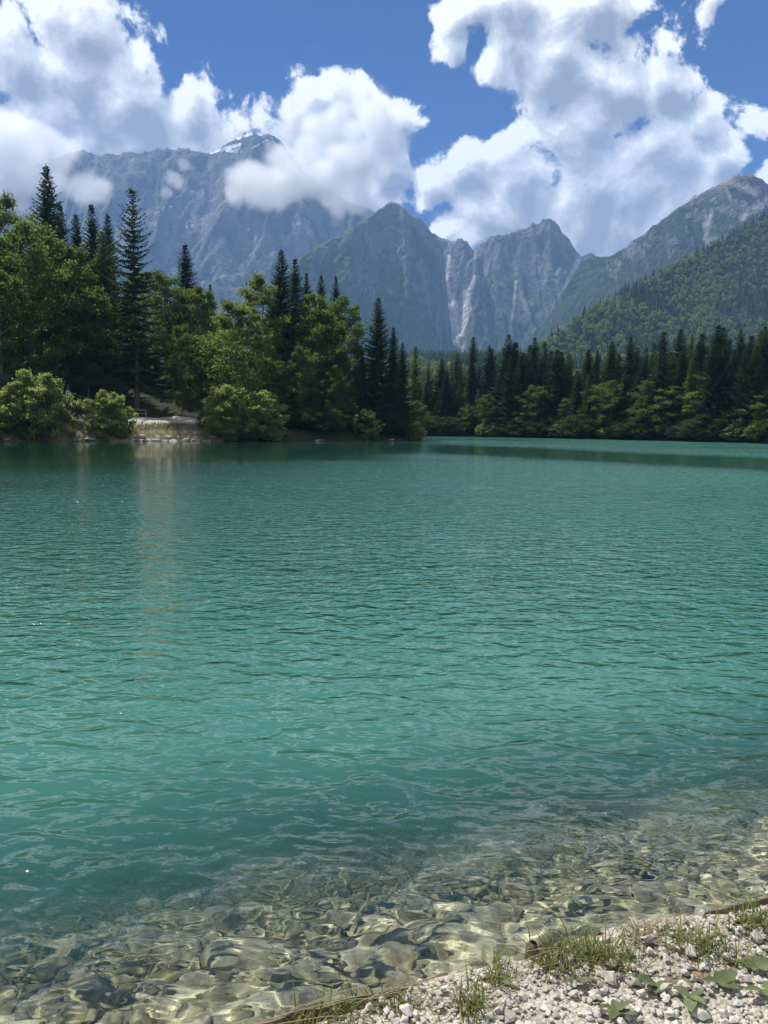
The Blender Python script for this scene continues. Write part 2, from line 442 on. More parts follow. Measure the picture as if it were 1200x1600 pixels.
def forest_floor_material():
    k = NT('forest_floor')
    P = k.n('ShaderNodeNewGeometry').outputs['Position']
    n = k.noise(P, 0.6, 6.0, 0.65); n2 = k.noise(P, 3.0, 4.0, 0.6)
    c = k.mix(k.step(n, 0.35, 0.6), rgb(0.038, 0.032, 0.022), rgb(0.032, 0.048, 0.018))
    c = k.mix(k.math('MULTIPLY', k.step(n2, 0.5, 0.7), 0.5), c, rgb(0.075, 0.066, 0.045))
    return k.surface(k.pbsdf(c, 0.95, k.bump(n2, 0.6, 0.2), 0.1))
az = np.linspace(-1.25, 1.25, 500)
tt = np.linspace(0, 1, 150) ** 2.6
AZ, T = np.meshgrid(az, tt, indexing='ij')
RR = shore_r(AZ) - 3.0 + T * 6000.0
GX, GY = RR * np.sin(AZ), RR * np.cos(AZ)
ground = mesh_object('ground', np.stack([GX, GY, ground_z(GX, GY)], -1).reshape(-1, 3), grid_faces(*GX.shape), forest_floor_material(), smooth=True)
tag(ground, 'wooded ground rising behind the lake shore', None, None, 'structure')

hill_mat = rock_material('wooded_slope', (0.16, 0.16, 0.14), (0.3, 0.29, 0.27), (0.032, 0.055, 0.02), -0.5, 0.2, 1.0)
hill, HX, HY, HZ = make_mountain('wooded_hill', [(760, 640, 900), (820, 560, 1000), (860, 530, 1060), (900, 505, 1120), (930, 485, 1180), (960, 468, 1240), (1000, 445, 1320), (1040, 424, 1400), (1080, 402, 1480), (1120, 380, 1550), (1160, 358, 1600), (1200, 335, 1650), (1300, 285, 1700), (1450, 230, 1750), (1700, 180, 1700)],
    hill_mat, 9.0, 0.75, 0.5, 300.0, 1150.0, gully=(210.0, 600.0), amp=0.20, jag=2.0, seed=51, label='steep wooded hillside on the right', floor=1.0, rough=0.10, ledge=0)
# ------------------------------------------------------------------ foliage materials
def leaf_material(name, dark, light, back, trans=0.35, scale=0.45):
    k = NT(name)
    P = k.n('ShaderNodeNewGeometry').outputs['Position']
    rnd = k.n('ShaderNodeObjectInfo').outputs['Random']
    n = k.noise(P, scale, 2.0, 0.6); n2 = k.noise(P, 5.0, 1.0, 0.6)
    f = k.math('ADD', k.math('MULTIPLY', k.step(n, 0.3, 0.7), 0.6), k.math('MULTIPLY_ADD', n2, 1.2, -0.4))
    f = k.math('ADD', f, k.math('MULTIPLY_ADD', rnd, 0.5, -0.25), clamp=True)
    col = k.mix(f, rgb(*dark), rgb(*light))
    d = k.n('ShaderNodeBsdfDiffuse'); k.set(d.inputs[0], col)
    t = k.n('ShaderNodeBsdfTranslucent'); k.set(t.inputs[0], k.mix(f, rgb(*[c * 0.8 for c in back]), rgb(*back)))
    mx = k.n('ShaderNodeMixShader'); mx.inputs[0].default_value = trans
    k.t.links.new(d.outputs[0], mx.inputs[1]); k.t.links.new(t.outputs[0], mx.inputs[2])
    return k.surface(mx.outputs[0])
def bark_material(name, a, b):
    k = NT(name)
    co = k.n('ShaderNodeTexCoord').outputs['Object']
    st = k.vmath('MULTIPLY', co, (9.0, 9.0, 1.6))
    n = k.noise(st, 1.0, 5.0, 0.65)
    c = k.mix(k.step(n, 0.35, 0.65), rgb(*a), rgb(*b))
    return k.surface(k.pbsdf(c, 0.95, k.bump(n, 0.7, 0.05), 0.15))
NEEDLE = leaf_material('spruce_needles', (0.024, 0.046, 0.026), (0.060, 0.092, 0.042), (0.08, 0.13, 0.035), 0.3)
LARCH = leaf_material('larch_needles', (0.050, 0.085, 0.032), (0.10, 0.145, 0.05), (0.15, 0.22, 0.05), 0.42)
BEECH = leaf_material('beech_leaves', (0.038, 0.072, 0.026), (0.098, 0.146, 0.050), (0.18, 0.27, 0.055), 0.48)
MAPLE = leaf_material('maple_leaves', (0.058, 0.090, 0.030), (0.135, 0.175, 0.058), (0.25, 0.32, 0.07), 0.5)
WILLOW = leaf_material('willow_leaves', (0.125, 0.165, 0.06), (0.27, 0.325, 0.12), (0.42, 0.50, 0.14), 0.5, 0.9)
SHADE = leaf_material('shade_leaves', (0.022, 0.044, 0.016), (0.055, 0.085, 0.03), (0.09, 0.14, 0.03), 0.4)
BARK = bark_material('spruce_bark', (0.055, 0.045, 0.037), (0.13, 0.11, 0.095))
BARK2 = bark_material('beech_bark', (0.09, 0.085, 0.075), (0.2, 0.19, 0.17))

def tube(path, radii, sides=6):
    path = np.asarray(path, float); n = len(path)
    t = np.gradient(path, axis=0); t /= np.linalg.norm(t, axis=1)[:, None] + 1e-9
    ref = np.where(np.abs(t[:, 2:3]) > 0.9, np.array([[1.0, 0, 0]]), np.array([[0, 0, 1.0]]))
    a = np.cross(t, ref); a /= np.linalg.norm(a, axis=1)[:, None] + 1e-9
    b = np.cross(t, a)
    th = np.linspace(0, 2 * math.pi, sides, endpoint=False)
    v = path[:, None, :] + (a[:, None, :] * np.cos(th)[None, :, None] + b[:, None, :] * np.sin(th)[None, :, None]) * np.asarray(radii)[:, None, None]
    i = np.arange(n * sides).reshape(n, sides)
    j = np.roll(i, -1, axis=1)
    f = np.stack([i[:-1], j[:-1], j[1:], i[1:]], -1).reshape(-1, 4)
    return v.reshape(-1, 3), f

class Soup:
    """collects tubes and blades, all quads, into one mesh"""
    def __init__(s): s.v, s.f, s.n = [], [], 0
    def add(s, v, f): s.v.append(v); s.f.append(f + s.n); s.n += len(v)
    def quads(s, c, a, b):
        """diamonds: centre c, half axes a and b"""
        v = np.stack([c - a, c + b, c + a, c - b], 1).reshape(-1, 3)
        s.add(v, np.arange(len(v)).reshape(-1, 4))
    def data(s, name, mat):
        o = mesh_object(name, np.concatenate(s.v), np.concatenate(s.f), mat, link=False)
        me = o.data; bpy.data.objects.remove(o); return me

def unit(v): return v / (np.linalg.norm(v, axis=-1, keepdims=True) + 1e-9)

def spruce_data(seed, H=30.0, R=3.6, gap=0.62, base=0.07, droop=0.35, mat=None, twig=1.0, power=0.85, bare=0.0):
    rs = np.random.RandomState(seed)
    tr = Soup()
    zz = np.linspace(-0.6, H * 0.985, 14)
    lean = np.cumsum(rs.randn(14, 2) * 0.03, axis=0)
    path = np.concatenate([lean, zz[:, None]], 1); path[0, :2] = 0
    tr.add(*tube(path, np.linspace(0.0125 * H, 0.02, 14) * np.where(np.arange(14) == 0, 1.35, 1.0), 8))
    cr = Soup()
    z = H * base
    C, A, B = [], [], []
    while z < H * 0.985:
        t = (z / H - base) / (1 - base)
        nb = rs.randint(5, 8)
        a0 = rs.rand() * 6.28
        for k in range(nb):
            az = a0 + k * 6.283 / nb + rs.uniform(-0.35, 0.35)
            prof = (1 - t) ** power * (0.72 + 0.28 * min(1, t / 0.12))
            L = max(0.22, R * prof * rs.uniform(0.62, 1.12))
            if rs.rand() < bare: L *= 0.45
            d = np.array([math.cos(az), math.sin(az)])
            elev0 = 0.55 * t - droop * (1 - t) + rs.uniform(-0.1, 0.1)
            n = max(3, int(L / 0.30))
            s = (np.arange(n) + 0.6) / n
            rr = L * s
            zc = z + rs.uniform(-.15, .15) + rr * elev0 - 0.06 * L * np.sin(s * 3.1) + 0.10 * L * s ** 3
            lx = np.interp(z, zz, path[:, 0]); ly = np.interp(z, zz, path[:, 1])
            pc = np.stack([lx + d[0] * rr, ly + d[1] * rr, zc], 1)
            # the branch itself
            if L > 0.8:
                bp = np.concatenate([[[lx, ly, z]], pc[:-1:2]])
                if len(bp) > 1: tr.add(*tube(bp, np.linspace(0.012 + 0.012 * L, 0.008, len(bp)), 3))
            for side in (-1, 1, 0, 2):
                if side == 2 and L < 1.0: continue
                m = n
                ang = side * rs.uniform(0.75, 1.15, m) if side in (-1, 1) else rs.uniform(-0.3, 0.3, m)
                ln = twig * ((0.22 + 0.36 * L * (1 - s) ** 0.9 * 0.55).clip(0.2, 0.95)) * rs.uniform(0.7, 1.25, m)
                if side == 2: ln *= 0.75
                dx = d[0] * np.cos(ang) - d[1] * np.sin(ang); dy = d[0] * np.sin(ang) + d[1] * np.cos(ang)
                dz = -0.25 - 0.35 * rs.rand(m) + 0.5 * t
                if side == 2: dz = -1.6 - rs.rand(m)
                dr = unit(np.stack([dx, dy, np.broadcast_to(dz, dx.shape)], 1))
                wv = unit(np.cross(dr, np.array([0, 0, 1.0]) + rs.randn(m, 3) * 0.5))
                C.append(pc + dr * (ln * 0.45)[:, None]); A.append(dr * (ln * 0.55)[:, None]); B.append(wv * (0.075 + 0.09 * ln * rs.uniform(0.7, 1.3, m))[:, None])
        z += gap * (0.45 + 0.75 * (1 - t)) * rs.uniform(0.8, 1.2)
    # leader
    cz = np.linspace(H * 0.97, H * 1.0, 5)
    C.append(np.stack([np.full(5, path[-1, 0]), np.full(5, path[-1, 1]), cz], 1)); A.append(np.tile([[0, 0, 0.35]], (5, 1))); B.append(unit(rs.randn(5, 3) * [1, 1, 0.1]) * 0.05)
    cr.quads(np.concatenate(C), np.concatenate(A), np.concatenate(B))
    return tr.data('spruce_trunk', BARK), cr.data('spruce_crown', mat or NEEDLE), H

def broadleaf_data(seed, H=20.0, W=5.5, low=0.22, mat=None, leaf=0.29, n_limb=30, per=84, ovate=0.5, stems=1, bark=None, clump=1.0, trunk_r=0.011):
    """ovate: height of the widest part of the crown"""
    rs = np.random.RandomState(seed)
    tr, cr = Soup(), Soup()
    lump = rs.randn(24, 3); lump = unit(lump)
    lump_a = rs.uniform(-0.34, 0.36, 24)
    def envelope(az, t):
        """crown radius at relative height t"""
        e = np.where(t < ovate, np.sqrt(np.clip(1 - ((ovate - t) / (ovate + 0.06)) ** 2, 0, 1)), np.clip(1 - ((t - ovate) / (1.02 - ovate)) ** 1.7, 0, 1) ** 0.75)
        v = np.stack([np.cos(az), np.sin(az), (t - 0.5) * 2.2], -1)
        bump = (np.exp(-np.sum((unit(v)[..., None, :] - lump) ** 2, -1) / 0.18) * lump_a).sum(-1)
        return W * e * (1 + bump)
    tops = []
    for st in range(stems):
        a = rs.rand() * 6.28
        sp = 0.0 if stems == 1 else rs.uniform(0.15, 0.5) * W
        n = 10
        zz = np.linspace(-0.5, H * (0.86 if stems == 1 else rs.uniform(0.5, 0.8)), n)
        q = (zz.clip(0) / H)
        x = math.cos(a) * sp * q ** 0.8 + np.cumsum(rs.randn(n) * 0.012 * H * 0.4); y = math.sin(a) * sp * q ** 0.8 + np.cumsum(rs.randn(n) * 0.012 * H * 0.4)
        p = np.stack([x - x[0], y - y[0], zz], 1)
        tr.add(*tube(p, np.linspace(trunk_r * H * (1 if stems == 1 else 0.6), 0.03, n), 7))
        tops.append(p)
    C = []
    for i in range(n_limb * stems if stems > 1 else n_limb):
        p = tops[i % stems]
        t = low + (0.97 - low) * ((i + rs.rand()) / (n_limb * (stems if stems > 1 else 1)))
        az = i * 2.4 + rs.uniform(-0.4, 0.4)
        tz = (t - low) / (1 - low)
        Rr = envelope(np.array([az]), np.array([tz]))[0]
        z1 = t * H
        z0 = max(0.05 * H, z1 - Rr * rs.uniform(0.35, 0.8))
        k = np.argmin(np.abs(p[:, 2] - z0)); s0 = p[k] * [1, 1, 0] + [0, 0, min(z0, p[-1, 2])]
        end = np.array([math.cos(az) * Rr, math.sin(az) * Rr, z1])
        end[:2] += p[min(k, len(p) - 1), :2] * 0.6
        s = np.linspace(0, 1, 6)[:, None]
        limb = s0 + (end - s0) * s + np.array([0, 0, 1.0]) * (0.10 * Rr * np.sin(s * 3.14)) + rs.randn(6, 3) * 0.05 * Rr * s * (1 - s)
        tr.add(*tube(limb, np.linspace(0.0045 * H, 0.012, 6), 5))
        for f in (0.38, 0.55, 0.7, 0.82, 0.93, 1.0, 1.0):
            c = s0 + (end - s0) * f + [0, 0, 0.10 * Rr * math.sin(f * 3.14)]
            off = rs.randn(3) * np.array([0.24, 0.24, 0.15]) * Rr * (1.1 - 0.4 * f)
            tip = c + off
            if f < 1: tr.add(*tube([c, c + off * 0.5 + [0, 0, 0.08], tip], [0.02, 0.014, 0.008], 3))
            C.append(tip)
    C = np.array(C)
    m = per
    sig = np.array([0.42, 0.42, 0.24]) * clump * (0.5 + W * 0.11)
    pos = (C[:, None, :] + rs.randn(len(C), m, 3) * sig * rs.uniform(0.7, 1.4, (len(C), 1, 1))).reshape(-1, 3)
    pos = pos[pos[:, 2] > 0.1]
    k = len(pos)
    nrm = unit(rs.randn(k, 3) * 0.75 + [0, 0, 0.9])
    a = unit(np.cross(nrm, rs.randn(k, 3))); b = np.cross(nrm, a)
    ln = leaf * rs.uniform(0.6, 1.3, k)[:, None]
    cr.quads(pos, a * ln * 0.62, b * ln * 0.42)
    return tr.data('broadleaf_trunk', bark or BARK2), cr.data('broadleaf_crown', mat or BEECH), H

SPRUCES = [spruce_data(1, 30, 6.6, gap=0.55, power=0.76, twig=1.15), spruce_data(2, 30, 7.2, gap=0.58, bare=0.12, power=0.82, twig=1.15), spruce_data(3, 30, 5.8, gap=0.5, power=0.72, twig=1.1), spruce_data(4, 30, 7.4, gap=0.56, droop=0.42, power=0.86, twig=1.2), spruce_data(7, 30, 6.2, gap=0.66, bare=0.2, power=0.74), spruce_data(8, 30, 5.4, gap=0.48, power=0.66)]
OPEN_SPRUCE = spruce_data(9, 30, 6.6, gap=0.95, droop=0.30, power=0.72, bare=0.22, base=0.14)
LARCHES = [spruce_data(5, 28, 4.9, gap=0.62, power=0.65, mat=LARCH, droop=0.15, base=0.12), spruce_data(6, 28, 4.6, gap=0.66, power=0.65, mat=LARCH, droop=0.1, base=0.12)]
BEECHES = [broadleaf_data(11, 20, 5.4, 0.10, ovate=0.42), broadleaf_data(12, 20, 4.8, 0.14, ovate=0.5), broadleaf_data(13, 20, 5.8, 0.08, ovate=0.36, n_limb=34)]
MAPLES = [broadleaf_data(21, 18, 5.2, 0.08, MAPLE, 0.30, ovate=0.38), broadleaf_data(22, 18, 4.6, 0.08, MAPLE, 0.28, ovate=0.45)]
BUSHES = [broadleaf_data(31, 6.0, 3.3, 0.06, WILLOW, 0.19, 11, 115, 0.36, 4, clump=0.58, trunk_r=0.012), broadleaf_data(32, 6.0, 2.9, 0.06, WILLOW, 0.19, 9, 120, 0.44, 4, clump=0.55, trunk_r=0.012),
          broadleaf_data(33, 6.0, 3.1, 0.05, WILLOW, 0.20, 9, 115, 0.34, 4, clump=0.6, trunk_r=0.012)]

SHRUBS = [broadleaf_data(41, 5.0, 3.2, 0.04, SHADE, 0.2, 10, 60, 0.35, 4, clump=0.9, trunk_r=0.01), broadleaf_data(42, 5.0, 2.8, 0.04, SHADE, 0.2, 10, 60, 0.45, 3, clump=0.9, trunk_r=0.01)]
TREES = []
def place_tree(name, data, px, tip, dist, label, cat='tree', group=None, width=1.0, base_z=None, parts=('trunk', 'crown'), seed=None, az_px_row=640):
    d = ray(px, az_px_row); d = Vector((d.x, d.y, 0)).normalized() * dist
    gz = float(ground_z(d.x, d.y)) if base_z is None else base_z
    top = at_depth(px, tip, d.y).z
    tm, cm, H = data
    s = max(1.2, top - gz) / H
    rs = random.Random(int(px * 31 + dist * 7))
    root = bpy.data.objects.new(name, None); COL.objects.link(root)
    root.location = (d.x, d.y, gz); root.rotation_euler = (0, 0, rs.uniform(0, 6.28)); root.scale = (s * width, s * width, s)
    root.empty_display_size = 0.5
    for nm, me in zip(parts, (tm, cm)):
        o = bpy.data.objects.new(nm, me); COL.objects.link(o); o.parent = root
    tag(root, label, cat, group)
    TREES.append(root)
    return root
# ------------------------------------------------------------------ trees of the left bank (skyline left to right)
sp, bt, mp, la, bu = SPRUCES, BEECHES, MAPLES, LARCHES, BUSHES
LEFT = [  # kind, data, px, tip row, distance, width factor, label
    ('broadleaf_tree', bt[0], -62, 330, 112, 1.0, 'leafy tree at the left edge of the picture, mostly out of frame'),
    ('broadleaf_tree', mp[1], 14, 303, 140, 0.8, 'pale feathery tree top rising at the left edge of the forest'),
    ('spruce_tree', sp[1], 40, 350, 150, 0.9, 'short dark spruce tip just left of the tallest far-left spruce'),
    ('spruce_tree', sp[1], 87, 258, 128, 1.0, 'tallest dark spruce of the far-left group, pointed top against cloud'),
    ('spruce_tree', sp[2], 104, 318, 134, 0.9, 'dark spruce tucked against the right of the tallest far-left spruce'),
    ('spruce_tree', sp[0], 126, 332, 138, 0.9, 'narrow spruce between the tallest far-left spruce and the small pair'),
    ('spruce_tree', sp[3], 152, 316, 132, 0.9, 'dark spruce, left of the small pair beside the big open spruce'),
    ('spruce_tree', sp[1], 176, 332, 130, 0.85, 'dark spruce, right of the small pair beside the big open spruce'),
    ('broadleaf_tree', bt[2], 52, 342, 112, 1.05, 'big rounded beech above the largest shoreline bush'),
    ('broadleaf_tree', bt[1], 112, 375, 118, 0.9, 'dark beech right of the big rounded beech on the left'),
    ('broadleaf_tree', bt[0], 8, 420, 104, 0.95, 'shaded beech at the left edge behind the largest bush'),
    ('larch_tree', la[0], 168, 360, 118, 1.1, 'light green larch left of the big open spruce'),
    ('open_spruce_tree', OPEN_SPRUCE, 215, 290, 109, 1.0, 'large open spruce with drooping tiered branches and a bare grey trunk'),
    ('broadleaf_tree', bt[1], 140, 440, 113, 0.9, 'shaded beech between the sign and the big open spruce'),
    ('broadleaf_tree', bt[2], 262, 425, 122, 0.9, 'beech right behind the big open spruce'),
    ('spruce_tree', sp[2], 294, 380, 128, 1.15, 'lone dark spruce tip above the beeches right of the open spruce'),
    ('broadleaf_tree', bt[0], 312, 445, 120, 0.95, 'round green beech below the lone spruce tip'),
    ('spruce_tree', sp[2], 331, 443, 136, 0.8, 'tiny spruce tip at the right shoulder of the round beech'),
    ('broadleaf_tree', bt[1], 285, 505, 108, 0.75, 'slim young beech with bare stem behind the gravel clearing'),
    ('broadleaf_tree', mp[1], 408, 428, 114, 0.85, 'tall pale maple just left of the twin spruces'),
    ('broadleaf_tree', mp[0], 372, 468, 106, 1.0, 'broad sunlit yellow-green maple above the right pair of bushes'),
    ('spruce_tree', sp[0], 441, 388, 116, 1.0, 'taller left spruce of the twin spruces in the middle of the left bank'),
    ('spruce_tree', sp[2], 462, 402, 120, 0.95, 'right spruce of the twin spruces in the middle of the left bank'),
    ('spruce_tree', sp[1], 480, 425, 126, 0.8, 'lower spruce peeping out right of the twin spruces'),
    ('spruce_tree', sp[0], 503, 428, 132, 0.8, 'small spruce tip, left one above the rounded maple'),
    ('spruce_tree', sp[2], 524, 430, 130, 0.8, 'small spruce tip, right one above the rounded maple'),
    ('broadleaf_tree', bt[0], 498, 455, 114, 0.9, 'rounded olive green beech right of the twin spruces'),
    ('broadleaf_tree', bt[1], 536, 462, 112, 0.9, 'darker beech sloping down towards the point, right of the olive beech'),
    ('broadleaf_tree', bt[2], 470, 540, 106, 0.8, 'shaded beech in front of the twin spruces at the water'),
    ('broadleaf_tree', bt[0], 430, 560, 105, 0.8, 'dark leafy tree behind the right-hand shoreline bush'),
    ('broadleaf_tree', bt[1], 525, 570, 107, 0.8, 'low shaded leafy tree at the water below the olive beech'),
    ('spruce_tree', sp[0], 588, 463, 110, 1.05, 'tall dark spruce standing on the point, largest of its trio'),
    ('spruce_tree', sp[2], 566, 545, 108, 0.95, 'low spruce tucked left of the tall spruce on the point'),
    ('spruce_tree', sp[2], 613, 510, 111, 1.0, 'middle spruce of the trio on the point'),
    ('spruce_tree', sp[0], 629, 534, 113, 1.0, 'rightmost and shortest spruce of the trio on the point'),
]
for kind, data, px, tip, dist, w, lab in LEFT:
    place_tree(kind, data, px, tip, dist, lab, 'spruce' if 'spruce' in kind else ('larch' if 'larch' in kind else 'tree'), 'trees on the left bank', w)
# the darker second rank that closes the wood behind them
rl = random.Random(9)
x = -40.0; k_ = 0
def left_sky(px): return np.interp(px, [-60, 60, 150, 250, 300, 340, 400, 440, 520, 560, 600, 640], [380, 372, 385, 430, 455, 478, 480, 455, 470, 520, 560, 590])
ORDW = 'first second third fourth fifth sixth seventh eighth ninth tenth eleventh twelfth thirteenth fourteenth fifteenth sixteenth seventeenth eighteenth nineteenth twentieth twenty-first twenty-second twenty-third twenty-fourth twenty-fifth twenty-sixth twenty-seventh twenty-eighth twenty-ninth thirtieth'.split()
while x < 640:
    con = rl.random() < 0.55
    dt = sp[rl.randrange(6)] if con else bt[rl.randrange(3)]
    place_tree('spruce_tree' if con else 'broadleaf_tree', dt, x, left_sky(x) + rl.uniform(0, 45), rl.uniform(126, 146) if x < 560 else rl.uniform(116, 124),
               f'shaded {"spruce" if con else "beech"} deep in the left wood, {ORDW[k_]} from the left in the second rank', 'spruce' if con else 'tree', 'second rank of the left wood', rl.uniform(0.95, 1.2))
    x += rl.uniform(20, 30); k_ += 1
# shoreline bushes
BUSH = [
    ('shore_bush', bu[0], 60, 581, 93.9, 0.84, 'largest domed willow bush at the left waterline'),
    ('shore_bush', bu[1], -6, 606, 94.2, 1.0, 'willow bush cut by the left edge of the picture'),
    ('shore_bush', bu[1], 170, 611, 95.0, 0.78, 'upright willow bush between the largest bush and the stone bank'),
    ('shore_bush', bu[0], 353, 602, 97.6, 0.8, 'willow bush right of the stone bank, left of the overlapping pair'),
    ('shore_bush', bu[2], 408, 609, 98.6, 0.85, 'willow bush, right of the overlapping pair beside the stone bank'),
    ('shore_bush', bu[1], 574, 640, 104.5, 0.75, 'loose leafy bush in front of the tall spruce on the point'),
    ('shore_bush', bu[0], 648, 661, 109.3, 1.0, 'small round bright bush at the tip of the point'),
]
for kind, data, px, tip, dist, w, lab in BUSH:
    place_tree(kind, data, px, tip, dist, lab, 'bush', 'bushes along the left shore', w, base_z=0.0, parts=('stems', 'foliage'))

# ------------------------------------------------------------------ forest of the far shore
ORD = 'first second third fourth fifth sixth seventh eighth ninth tenth'.split()
ORD += 'eleventh twelfth thirteenth fourteenth fifteenth sixteenth seventeenth eighteenth nineteenth twentieth'.split()
ORD += ['twenty-' + w for w in ORD[:9]] + ['thirtieth'] + ['thirty-' + w for w in ORD[:9]] + ['fortieth'] + ['forty-' + w for w in ORD[:9]]
rf = random.Random(5)
def skyline(px):
    return np.interp(px, [640, 660, 700, 760, 800, 850, 900, 950, 1000, 1060, 1120, 1200, 1300], [560, 575, 560, 545, 530, 535, 548, 540, 528, 518, 510, 512, 500])
named = {  # trees that stand out in the far skyline
    738: (526, 'spruce'), 762: (539, 'spruce'), 790: (521, 'spruce'), 803: (533, 'spruce'), 832: (526, 'spruce'), 848: (533, 'spruce'), 867: (545, 'spruce'), 648: (540, 'larch'), 668: (566, 'larch'), 712: (548, 'larch'),
    690: (560, 'spruce'), 888: (552, 'larch'), 915: (545, 'spruce'), 952: (532, 'spruce'), 982: (525, 'spruce'), 1030: (517, 'spruce'), 1058: (513, 'spruce'), 1092: (520, 'spruce'), 1115: (506, 'spruce'), 1150: (512, 'spruce'), 1186: (508, 'spruce'),
}
rows = {'front': [], 'middle': [], 'back': []}
for px, (tip, k) in named.items(): rows['middle'].append((px, tip, k))
x = 655.0
while x < 1290:
    rows['back'].append((x, skyline(x) + rf.choice((2, 6, 10, 18, 26)) + rf.uniform(-3, 6), 'spruce' if rf.random() < 0.8 else 'larch')); x += rf.uniform(11, 19)
x = 648.0
while x < 1290:
    t = skyline(x)
    kind = rf.random()
    if x > 940 and kind < 0.24: rows['front'].append((x, 590 + rf.uniform(-10, 40), 'maple'))
    elif x > 940 and kind < 0.38: rows['front'].append((x, 590 + rf.uniform(-10, 30), 'beech'))
    elif kind < 0.32: rows['front'].append((x, t + rf.uniform(50, 80), 'beech'))
    elif kind < 0.52: rows['front'].append((x, t + rf.uniform(25, 65), 'larch'))
    else: rows['front'].append((x, t + rf.uniform(12, 50), 'spruce'))
    x += rf.uniform(13, 21)
for rn, off in (('front', 3.5), ('middle', 10.0), ('back', 24.0)):
    lst = sorted(rows[rn])
    cnt = {}
    for px, tip, k in lst:
        cnt[k] = cnt.get(k, 0) + 1
        i = cnt[k] - 1
        d_ = ray(px, 640); r_ = float(shore_r(math.atan2(d_.x, d_.y))) + off + rf.uniform(-1.2, 3)
        data = {'spruce': sp, 'larch': la, 'beech': bt, 'maple': mp}[k]
        word = {'spruce': 'dark spruce', 'larch': 'light green larch', 'beech': 'shaded beech', 'maple': 'sunlit olive maple'}[k]
        lab = f'{word}, {ORD[i]} from the left in the {rn} row across the lake'
        place_tree({'spruce': 'spruce_tree', 'larch': 'larch_tree', 'beech': 'broadleaf_tree', 'maple': 'broadleaf_tree'}[k], data[rf.randrange(len(data))], px, tip, r_, lab,
                   k if k in ('spruce', 'larch') else 'tree', 'forest trees across the lake', rf.uniform(0.85, 1.35) * (1.2 if k in ('spruce',) else 1.0))
# low bushes at the far waterline
xs_ = [690, 722, 757, 775, 806, 829, 872, 905, 948, 1010, 1064, 1102, 1150, 1190]
for i, px in enumerate(xs_):
    d_ = ray(px, 640); r_ = float(shore_r(math.atan2(d_.x, d_.y))) + 1.2
    place_tree('shore_bush', bu[i % 3], px, 667 + rf.uniform(-7, 4), r_, f'low green bush at the far waterline, {ORD[i]} from the left', 'bush', 'bushes along the far shore', 1.3, parts=('stems', 'foliage'))

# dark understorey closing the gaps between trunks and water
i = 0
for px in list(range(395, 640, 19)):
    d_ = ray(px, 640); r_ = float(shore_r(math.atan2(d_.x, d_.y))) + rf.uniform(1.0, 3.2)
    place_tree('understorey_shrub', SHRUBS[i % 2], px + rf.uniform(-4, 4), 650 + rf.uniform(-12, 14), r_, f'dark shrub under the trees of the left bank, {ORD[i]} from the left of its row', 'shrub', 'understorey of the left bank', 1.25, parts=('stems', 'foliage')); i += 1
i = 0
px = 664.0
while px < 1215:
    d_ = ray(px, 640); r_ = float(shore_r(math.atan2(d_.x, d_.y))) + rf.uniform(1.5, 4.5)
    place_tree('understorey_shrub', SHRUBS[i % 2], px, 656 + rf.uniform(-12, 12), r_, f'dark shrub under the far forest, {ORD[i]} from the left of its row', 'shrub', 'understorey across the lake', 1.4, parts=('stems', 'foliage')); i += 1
    px += rf.uniform(12, 20)

